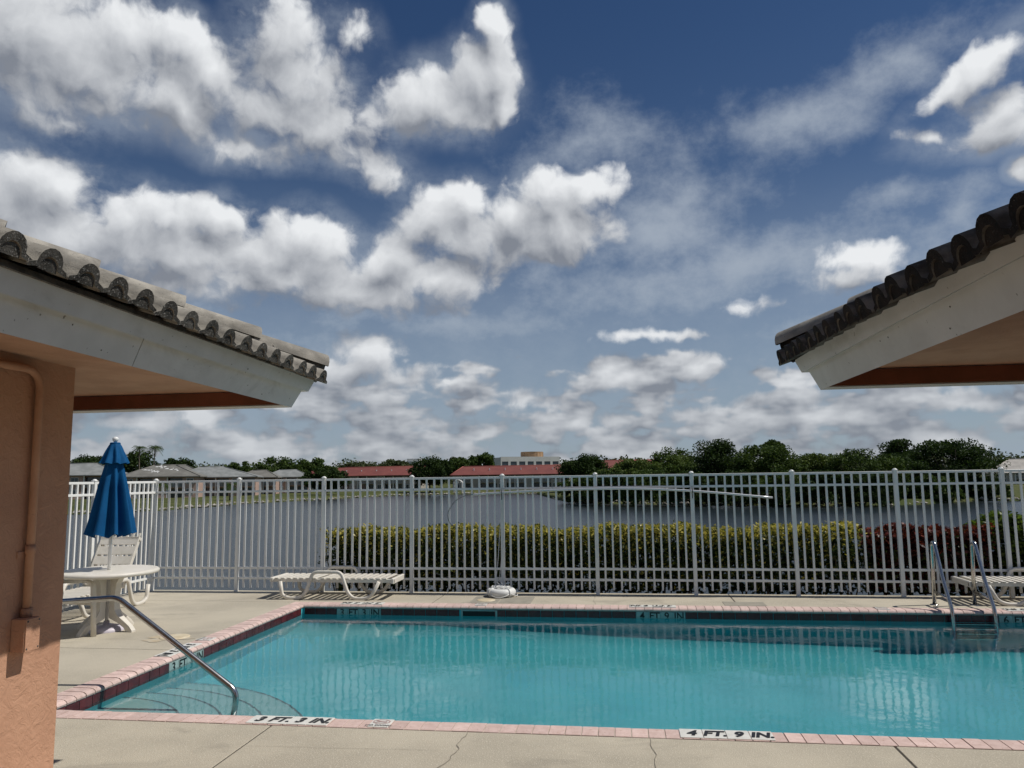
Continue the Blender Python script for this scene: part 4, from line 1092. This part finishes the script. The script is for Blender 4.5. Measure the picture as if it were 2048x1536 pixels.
# ================================================================== TREES
def tree(name, label, x, y, ztop, zlow, rx, mat, seed, style='round', n=4200, gz=-2.25, group='trees around the lake', cat='tree'):
    rng = np.random.default_rng(seed); rnd = random.Random(seed)
    root = empty(name, (x, y, gz), label=label, cat=cat, group=group)
    H = ztop - gz
    lo = max(zlow, gz + .3) - gz
    hi = H
    cz = (lo + hi) / 2; rz = (hi - lo) / 2
    ls = math.hypot(x, y) * .0026
    ncl = {'wide': 60, 'bank': 84}.get(style, 52)
    # clump centres: uneven, biased to the outside
    d = rng.normal(size=(ncl, 3)); d /= np.linalg.norm(d, axis=1)[:, None]
    rad = rng.uniform(.35, .92, ncl)[:, None] ** .6
    C = d * rad
    if style == 'wide': C[:, 2] = np.where(C[:, 2] < -.25, C[:, 2] * .4, C[:, 2]); C[:, 2] = C[:, 2] * .9 - .05
    if style == 'bank': C[:, 2] = rng.uniform(-1, 1, ncl); C[:, :2] *= np.sqrt(np.clip(1.15 - np.maximum(C[:, 2:3], -.2) ** 2, .1, 1.0))
    if style == 'loose': C *= rng.uniform(.75, 1.12, (ncl, 1))
    C *= np.array([rx * .88, rx * .75, rz * .84]); C[:, 2] += cz
    C[:, 2] += (rng.random(ncl) - .5) * rz * .2
    per = n // ncl
    cr = rng.uniform(.24, .40, ncl) * min(rx, rz * 1.2) * (1.0 if style != 'loose' else .8)
    q = rng.normal(size=(ncl, per, 3)); q /= np.linalg.norm(q, axis=2)[:, :, None]
    q *= (rng.random((ncl, per, 1)) ** .45)
    q[:, :, 2] *= .72
    P = (C[:, None, :] + q * cr[:, None, None]).reshape(-1, 3)
    keep = P[:, 2] < hi + .2
    P = P[keep]
    me = leaves_mesh('crown', P, rng.uniform(.6, 1.35, len(P)) * ls, rng.uniform(.5, .95, len(P)) * ls, rng, [M[mat]], None, updir=.8)
    link('crown', me, None, root)
    tk = MB(); tr = max(.09, H * .022)
    sx, sy = rnd.uniform(-.05, .05) * H, rnd.uniform(-.05, .05) * H
    fork = lo * .9 + .08 * H
    tk.tube([(0, 0, -.2), (sx * .3, sy * .3, fork * .5), (sx * .6, sy * .6, fork), (sx, sy, cz)], [tr * 1.3, tr, tr * .85, tr * .4], 7)
    for i in range(0, ncl, 4):
        c = C[i]
        tk.tube([(sx * .6, sy * .6, fork), (c[0] * .5, c[1] * .5, (fork + c[2]) / 2 - .05 * H), tuple(c)], [tr * .5, tr * .32, tr * .12], 5)
    tk.build('trunk', M['bark'], root, fix=False)
    return root
TREES = [
 ('broadleaf_tree', 'small dark tree behind the leftmost grey roof', -177.3, 235, 11.3, -0.5, 7.0, 'leaf_dark', 'round'),
 ('broadleaf_tree', 'dense rounded tree right behind the blue umbrella', -153.1, 225, 11.8, -0.5, 7.2, 'leaf_dark', 'round'),
 ('broadleaf_tree', 'dark tree between the two grey hip roofs, right of the palms', -143.5, 235, 10.8, -0.5, 6.7, 'leaf_dark', 'loose'),
 ('broadleaf_tree', 'low tree behind the last grey roofs on the left', -126.9, 240, 8.4, -0.5, 7.7, 'leaf_mid', 'loose'),
 ('broadleaf_tree', 'broad tree with domed crown above the far grey roofs', -111.3, 235, 9.9, -0.5, 9.8, 'leaf_mid', 'wide'),
 ('broadleaf_tree', 'green tree left of the red roofs, beside the domed tree', -103.8, 250, 9.4, -0.5, 9.4, 'leaf_mid', 'loose'),
 ('broadleaf_tree', 'low dark tree at the left end of the red roofed block', -75.7, 190, 4.9, -2.0, 6.9, 'leaf_dark', 'round'),
 ('broadleaf_tree', 'pale distant tree behind the left red roof, farther left one', -115.8, 330, 10.6, 2.0, 11.4, 'leaf_pale', 'wide'),
 ('broadleaf_tree', 'pale distant tree behind the left red roof, farther right one', -104.4, 340, 11.1, 2.0, 12.2, 'leaf_pale', 'wide'),
 ('broadleaf_tree', 'dense dark round tree between the two red roofed blocks', -54.5, 215, 8.4, -1.0, 7.3, 'leaf_dark', 'round'),
 ('broadleaf_tree', 'mid green tree just right of the dense round tree', -57.1, 260, 9.3, 1.0, 6.4, 'leaf_mid', 'loose'),
 ('broadleaf_tree', 'feathery tree left of the white office building', -54.9, 300, 12.3, 2.0, 8.0, 'leaf_mid', 'loose'),
 ('broadleaf_tree', 'low green tree peeping over the middle of the red roof', -66.0, 300, 10.4, 2.0, 6.0, 'leaf_pale', 'loose'),
 ('broadleaf_tree', 'dark spreading tree covering the right end of the red roof', -9.5, 190, 8.1, -1.6, 6.6, 'leaf_dark', 'wide'),
 ('broadleaf_tree', 'mid green tree behind the short red roof', 13.8, 215, 9.4, -0.5, 8.2, 'leaf_mid', 'wide'),
 ('broadleaf_tree', 'light green tree in front of the short red roof', 3.0, 165, 5.1, -2.6, 7.7, 'leaf_light', 'bank'),
 ('broadleaf_tree', 'light green tree right of the short red roof', 11.2, 160, 5.6, -2.6, 6.0, 'leaf_light', 'bank'),
 ('broadleaf_tree', 'tall dark tree at the left of the wooded point', 15.0, 128, 7.2, -2.6, 4.9, 'leaf_dark', 'bank'),
 ('broadleaf_tree', 'wide green tree in the middle of the wooded point', 22.2, 124, 6.0, -2.6, 7.1, 'leaf_mid', 'bank'),
 ('broadleaf_tree', 'slender airy tree rising above the wooded point', 28.2, 150, 8.6, 2.6, 2.6, 'leaf_mid', 'loose'),
 ('broadleaf_tree', 'lower green tree in the dip of the wooded point', 29.9, 126, 4.5, -2.6, 4.0, 'leaf_light', 'bank'),
 ('broadleaf_tree', 'flat topped green tree right of the dip in the wooded point', 35.6, 123, 5.1, -2.6, 7.5, 'leaf_mid', 'bank'),
 ('broadleaf_tree', 'bushy green tree low behind the tall dark tree of the wooded point', 9.0, 136, 3.6, -2.6, 6.7, 'leaf_mid', 'bank'),
 ('broadleaf_tree', 'low dark tree filling the wooded point under the slender tree', 26.5, 132, 4.2, -2.2, 5.0, 'leaf_dark', 'round'),
 ('broadleaf_tree', 'low dark tree between the flat topped tree and the tall dark one', 41.8, 127, 4.4, -2.6, 6.0, 'leaf_dark', 'bank'),
 ('broadleaf_tree', 'low green tree behind the left shrubs of the wooded point', -1.0, 139, 2.8, -2.6, 7.1, 'leaf_light', 'bank'),
 ('broadleaf_tree', 'tall dark tree left of the largest dark tree', 47.5, 141, 7.1, -2.6, 4.3, 'leaf_dark', 'bank'),
 ('broadleaf_tree', 'largest dark domed tree at the right of the picture', 52.5, 133, 6.9, -2.6, 8.0, 'leaf_dark', 'bank'),
 ('broadleaf_tree', 'distant tree behind the pale roof at the right edge', 132.2, 280, 6.8, 0.0, 9.9, 'leaf_dark', 'loose'),
 ('broadleaf_tree', 'tree beyond the right edge beside the pale roof', 128.0, 220, 5.8, -1.0, 8.0, 'leaf_mid', 'loose'),
]
for i, (nm, lb, x, y, zt, zl, rx, mt, stl) in enumerate(TREES):
    tree(nm, lb, x, y, zt, zl, rx, mt, 100 + i, stl, n=(16000 if stl == 'bank' else 10000) if y < 200 else 7000)
# far wood that closes the horizon
rng = np.random.default_rng(77)
fw = []
for i in range(320):
    th = R(-52 + 98 * i / 320); d = rng.uniform(480, 640)
    x, y = d * math.sin(th), d * math.cos(th); h = rng.uniform(11.5, 17); w = rng.uniform(6, 11)
    q = rng.normal(size=(280, 3)); q /= np.linalg.norm(q, axis=1)[:, None]; q *= rng.random((280, 1)) ** .4
    fw.append(q * np.array([w, w, h * .55]) + np.array([x, y, -2.2 + h * .5]))
fw = np.concatenate(fw)
tag(link('far_wood', leaves_mesh('far_wood', fw, rng.uniform(1.2, 2.4, len(fw)), rng.uniform(.9, 1.6, len(fw)), rng, [M['leaf_pale']], None, .8)), 'distant band of trees closing the horizon beyond the buildings', 'wood', kind='stuff')
# shrubs hanging over the water at the wooded point
for i, (x, y, zt, zl, rx) in enumerate([(-7.4, 133, 1.5, -2.9, 4.6), (-1.8, 124, 2.2, -2.9, 5.2), (4.4, 121, 2.4, -2.9, 5.2), (10.6, 118.5, 2.0, -2.9, 5.2), (16.9, 116.5, 2.2, -2.9, 5.2), (22.7, 115, 1.8, -2.9, 5.0), (28.1, 113.5, 1.9, -3.0, 5.0), (34.0, 113.5, 1.7, -2.9, 5.0), (46.0, 123.5, 0.9, -2.9, 4.6), (57.0, 133.0, 0.6, -2.9, 5.0)]):
    names = ['leftmost, below the dark spreading tree', 'second from the left', 'third from the left', 'fourth from the left', 'fifth from the left', 'sixth from the left', 'seventh from the left', 'eighth from the left, at the tip', 'below the tall dark tree', 'farthest right']
    tree('waterside_shrub', 'dark shrub overhanging the water at the wooded point, ' + names[i], x, y, zt, zl, rx, ['leaf_mid', 'leaf_dark', 'leaf_mid', 'leaf_dark', 'leaf_dark', 'leaf_mid', 'leaf_dark', 'leaf_dark', 'leaf_mid', 'leaf_dark'][i], 300 + i, 'bank', n=9000, gz=-2.95, group='shrubs overhanging the water', cat='shrub')

def palm(label, x, y, ztop, seed, fr=2.5, n=26, gz=-2.25):
    rnd = random.Random(seed); H = ztop - gz - fr * .45
    root = empty('palm_tree', (x, y, gz), label=label, cat='palm', group='palms around the lake')
    lean = rnd.uniform(-.04, .04) * H
    MB().tube([(0, 0, -.1), (lean * .3, 0, H * .5), (lean, 0, H)], [.22, .16, .14], 8).build('trunk', M['bark'], root, fix=False)
    for k in range(n):
        a = 2 * math.pi * k / n + rnd.uniform(-.2, .2); up = rnd.uniform(-.5, .95); m = MB(); pts = []
        for i in range(7):
            t = i / 6; r = fr * t * (1 - .12 * abs(up)); z = fr * (up * t - .75 * t * t) * .9
            pts.append(Vector((lean + r * math.cos(a), r * math.sin(a), H + z)))
        sd_ = Vector((-math.sin(a), math.cos(a), 0))
        for i in range(1, 7):
            for s in (-1, 1):
                for kk in (0, .5):
                    b = pts[i - 1].lerp(pts[i], kk); w = fr * .26 * math.sin(math.pi * (.12 + .8 * (i - 1 + kk) / 6)); tip = b + sd_ * s * w + (pts[i] - pts[i - 1]) * .6 - Vector((0, 0, w * .45))
                    b2 = b + (pts[i] - pts[i - 1]) * .28
                    m.add([b, b2, tip], [(0, 1, 2)])
        m.tube(pts, .03, 4, cap=False)
        m.build('frond', M['leaf_mid'], root, fix=False)
    return root
palm('fan palm above the grey roofs, left and partly behind the other', -141.5, 210, 12.9, 1)
palm('fan palm with a clear trunk above the grey roofs', -136.0, 208, 12.9, 2)
palm('small palm poking out of the dip in the wooded point', 34.6, 150, 5.6, 3, 2.0)
palm('bushy palm in front of the grey hip roofed house', -95.5, 150, 2.2, 4, 2.0)
palm('second bushy palm in front of the grey houses, farther right', -80.5, 150, 1.7, 5, 1.8)

# ================================================================== FAR BUILDINGS
def condo(name, label, x, y, rz, w, d, zg, ze, zr, bays, roofmat, wallmat, ridge=None, group=None, cat='apartment building', gable=False, over=.7, ridge_shift=0.0):
    """two storeys; local x along the front (looking to -y), bays: string of W (wall with window), P (recessed porch), B (blank)"""
    root = empty(name, (x, y, zg), rz, label=label, cat=cat, group=group)
    H = ze - zg; fh = H / 2; rec = 1.5
    core = MB(); core.box(-w / 2, w / 2, rec, d, -.4, H)
    core.build('rear_wall', M[wallmat], root)
    bw = w / len(bays)
    for i, b in enumerate(bays):
        x0, x1 = -w / 2 + i * bw, -w / 2 + (i + 1) * bw
        if b in 'WB':
            m = MB(); m.box(x0, x1, 0, rec, -.4, H); wl = m.build('wall', M[wallmat], root)
            if b == 'W':
                for f in range(2):
                    zc = f * fh + fh * .55; ww = min(.75, bw * .3)
                    fr_ = MB(); fr_.box((x0 + x1) / 2 - ww - .08, (x0 + x1) / 2 + ww + .08, -.06, -.002, zc - .68, zc + .68); win = fr_.build('window', M['white'], root)
                    MB().box((x0 + x1) / 2 - ww, (x0 + x1) / 2 - .03, -.09, -.061, zc - .6, zc + .6).build('pane', M['glass'], win)
                    MB().box((x0 + x1) / 2 + .03, (x0 + x1) / 2 + ww, -.09, -.061, zc - .6, zc + .6).build('pane', M['glass'], win)
        else:
            for f in range(2):
                m = MB(); m.box(x0 + .15, x1 - .15, rec - .06, rec - .005, f * fh + .02, f * fh + fh * .80); dr = m.build('sliding_door', M['glass'], root)
                if f == 1:
                    m = MB(); m.box(x0 + .01, x1 - .01, .0, rec - .07, fh - .18, fh + .0); m.build('balcony_slab', M[wallmat], root)
                    rl = MB(); rl.box(x0 + .02, x1 - .02, .03, .09, fh + .92, fh + 1.0)
                    nb = max(4, int(bw / .28))
                    for k in range(nb + 1):
                        xx = x0 + .04 + (bw - .08) * k / nb; rl.box(xx - .035, xx + .035, .035, .085, fh + .001, fh + .919)
                    rl.build('railing', M['white'], root)
            MB().box(x0 - .12, x0 + .12, -.03, .2, -.4, H).build('pier', M['white'], root)
    # roof
    m = MB(); a, b, c, e = -w / 2 - over, w / 2 + over, -over, d + over
    rl_ = (w - d * .75) if ridge is None else ridge
    rs_ = ridge_shift
    z0, z1 = H + .02, zr - zg; ym = d * .5
    if gable: rl_ = w + 2 * over
    q0, q1 = rs_ - rl_ / 2, rs_ + rl_ / 2
    m.add([(a, c, z0), (b, c, z0), (b, e, z0), (a, e, z0), (q0, ym, z1), (q1, ym, z1)], [(0, 1, 5, 4), (1, 2, 5), (2, 3, 4, 5), (3, 0, 4), (3, 2, 1, 0)])
    m.box(a, b, c - .02, c, z0 - .22, z0 - .001); m.box(a - .02, a - .001, c, e, z0 - .22, z0 - .001); m.box(b + .001, b + .02, c, e, z0 - .22, z0 - .001)
    rf = m.build('roof', M[roofmat], root, fix=False)
    rc = MB(); rc.tube([(q0, ym, z1 + .02), (q1, ym, z1 + .02)], .14, 6)
    for p, q in (((a, c), q0), ((b, c), q1)):
        if not gable: rc.tube([(p[0], p[1], z0 + .02), (q, ym, z1 + .02)], .12, 6)
    rc.build('ridge_cap', M['red_trim'] if roofmat == 'red_roof' else M[roofmat], rf, fix=False)
    return root, rf, (a, b, c, z0, z1, ym)
GG = 'grey roofed lakeside condominiums'
condo('lakeside_condo', 'grey hip roofed condominium at the far left, beside the wall corner', -130.0, 168, R(24), 20, 12, -2.2, 3.55, 6.4, 'PPWPP', 'grey_roof', 'pink_wall', ridge=7, group=GG)
r_, rf, (a, b, c, z0, z1, ym) = condo('lakeside_condo', 'grey condominium with white torn patches on its roof', -110.5, 172, R(22), 17, 12, -2.2, 2.95, 5.75, 'WPBPW', 'grey_roof2', 'pink_wall', ridge=5, group=GG)
rp = random.Random(5)
for i in range(26):
    k_ = rp.random(); row = i % 2
    t = (.93 - .42 * k_ if row == 0 else .70 - .40 * k_) + rp.gauss(0, .03); xx = (-2.0 + 5.5 * k_ if row == 0 else -5.5 + 5.5 * k_) + rp.gauss(0, .35); yy = c + (ym - c) * t; zz = z0 + (z1 - z0) * t
    s = rp.uniform(.06, .30)
    sl = (z1 - z0) / (ym - c)
    vs = [(xx - s * rp.uniform(1, 2.4), yy - .1, zz - .1 * sl + .03), (xx + s * rp.uniform(.6, 2), yy - .12, zz - .12 * sl + .03), (xx + s * rp.uniform(.3, 1), yy + .22, zz + .22 * sl + .03), (xx - s * .4, yy + .3, zz + .3 * sl + .03)]
    MB().add(vs + [(p[0], p[1], p[2] - .02) for p in vs], [(0, 1, 2, 3), (4, 5, 1, 0), (5, 6, 2, 1), (6, 7, 3, 2), (7, 4, 0, 3)]).build('torn_patch', M['white'], rf, fix=False)
condo('lakeside_condo', 'brownish grey roof just behind the torn roof, sloping to the right', -117.0, 192, R(22), 14, 12, -2.2, 2.6, 6.2, 'WPPW', 'grey_roof2', 'pink_wall', ridge=4, group=GG, ridge_shift=-2)
condo('lakeside_condo', 'broad grey hip roofed condominium in the middle of the left row', -104.5, 187, R(20), 19.5, 13, -2.2, 2.75, 5.45, 'PWPPWP', 'grey_roof', 'pink_wall', ridge=6, group=GG, ridge_shift=-2)
condo('lakeside_condo', 'small dark grey roofed condominium right of the broad one', -103.0, 207, R(18), 10, 10, -2.2, 2.6, 4.6, 'PWP', 'grey_roof2', 'pink_wall', ridge=4, group=GG)
condo('lakeside_condo', 'last grey roofed condominium of the left row, by the dark tree', -99.3, 218, R(18), 12.5, 11, -2.2, 2.65, 4.75, 'PWPP', 'grey_roof', 'pink_wall', ridge=5, group=GG)
RG = 'red roofed condominiums across the lake'
condo('red_roof_condo', 'long red roofed condominium left of the dense round tree', -76.5, 237, R(1), 26, 12, -2.2, 2.75, 5.55, 'PWPPWPPWP', 'red_roof', 'cream_wall', gable=True, group=RG)
condo('red_roof_condo', 'longest red roofed condominium below the white office building', -34.5, 237, R(1), 36.5, 12, -2.2, 2.5, 5.25, 'WPBPPWPPBPPWP', 'red_roof', 'cream_wall', ridge=32, group=RG)
condo('red_roof_condo', 'dim red roof far left behind the dark tree', -120.0, 302, R(1), 19, 12, -2.2, 3.3, 6.3, 'WPPW', 'red_roof', 'cream_wall', gable=True, group=RG)
condo('red_roof_condo', 'short red roof showing above the light green trees', 3.2, 302, R(1), 24, 12, -2.2, 4.7, 7.8, 'WPPWPPW', 'red_roof', 'cream_wall', gable=True, group=RG)
condo('pale_roof_house', 'pale roofed house at the right edge beyond the trees', 111.0, 231, R(-20), 18, 14, -2.2, 1.0, 4.9, 'WPW', 'pale_roof', 'cream_wall', ridge=7, cat='house')
# roof vents on the long red roof
for o in [q for q in bpy.data.objects if q.name.startswith('red_roof_condo')][:2]:
    rf = [c_ for c_ in o.children if c_.name.startswith('roof')][0]
    for k in range(6):
        xx = -12 + 5 * k; MB().cbox(xx - .13, xx + .13, 2.6, 2.86, 6.05, 6.75, .03).build('vent_pipe', M['white'], rf)
# white office with tan drum
of = empty('office_building', (-50, 421, -2.2), R(30), label='white office building with a window band behind the red roof', cat='office')
oz0, oz1 = 9.9, 14.6
m = MB(); m.box(-17.2, 17.5, .4, 30, 0, oz1); m.build('core', M['office'], of)
m = MB(); m.box(-17.5, 17.8, 0, .39, 0, 9.6); m.build('lower_wall', M['office'], of)
m = MB(); m.box(-17.5, 17.8, 0, .39, 12.3, oz1 + .3); m.build('parapet', M['office'], of)
nb = 7
for k in range(nb + 1):
    xx = -17.5 + 35.3 * k / nb; m = MB(); m.box(xx - .7 if k else xx, xx + .7 if k < nb else xx, 0, .389, 9.601, 12.299); m.build('pier', M['office'], of)
    if k < nb: m = MB(); m.box(xx + .75, xx + 35.3 / nb - .75, .30, .398, 9.65, 12.25); m.build('window', M['glass'], of)
dr = empty('roof_drum', (-50.6, 434, 12.3), label='tan round drum standing on the white office roof', cat='roof drum')
MB().lathe([(6.25, 0), (6.25, 3.1), (6.35, 3.15), (6.35, 3.4), (0.01, 3.45)], 40, smooth=False).build('drum', M['tan'], dr)
for k in range(20):
    an = 2 * math.pi * k / 20; MB().box(-.06, .06, -.12, .0, .0, 3.1).build('rib', M['tan'], dr, (6.37 * math.cos(an), 6.37 * math.sin(an), 0), (0, 0, an + math.pi / 2))
o2 = empty('grey_block', (-122, 432, -2.2), label='pale grey flat roofed block far behind the left red roof', cat='office')
m = MB(); m.box(-5, 5, 0, 14, 0, 13.6); m.build('wall', M['office'], o2); m = MB(); m.box(-2, 5, 2, 10, 13.61, 15.2); m.build('roof_plant', M['office'], o2)
for k in range(4): MB().box(-4.2 + 2.3 * k, -2.7 + 2.3 * k, -.06, -.002, 10.4, 12.4).build('window', M['glass'], o2)
# white garden arbour on the bank
ar = empty('garden_arbour', (-47.3, 219, -2.35), label='small white garden arbour on the bank between the red roofed blocks', cat='arbour')
for sx in (-1.2, 1.2):
    for sy in (0, 1.2): MB().cbox(sx - .16, sx + .16, sy - .16, sy + .16, 0, 2.7, .03).build('post', M['white'], ar)
for sy in (0, 1.2): MB().tube(smooth_path([(-1.3, sy, 2.65), (-.7, sy, 3.2), (0, sy, 3.4), (.7, sy, 3.2), (1.3, sy, 2.65)], 5), .12, 6).build('arch', M['white'], ar)
for k in range(5): MB().cbox(-1.2 + .6 * k - .06, -1.2 + .6 * k + .06, -.1, 1.3, 2.72, 2.82, .01).build('lath', M['white'], ar)
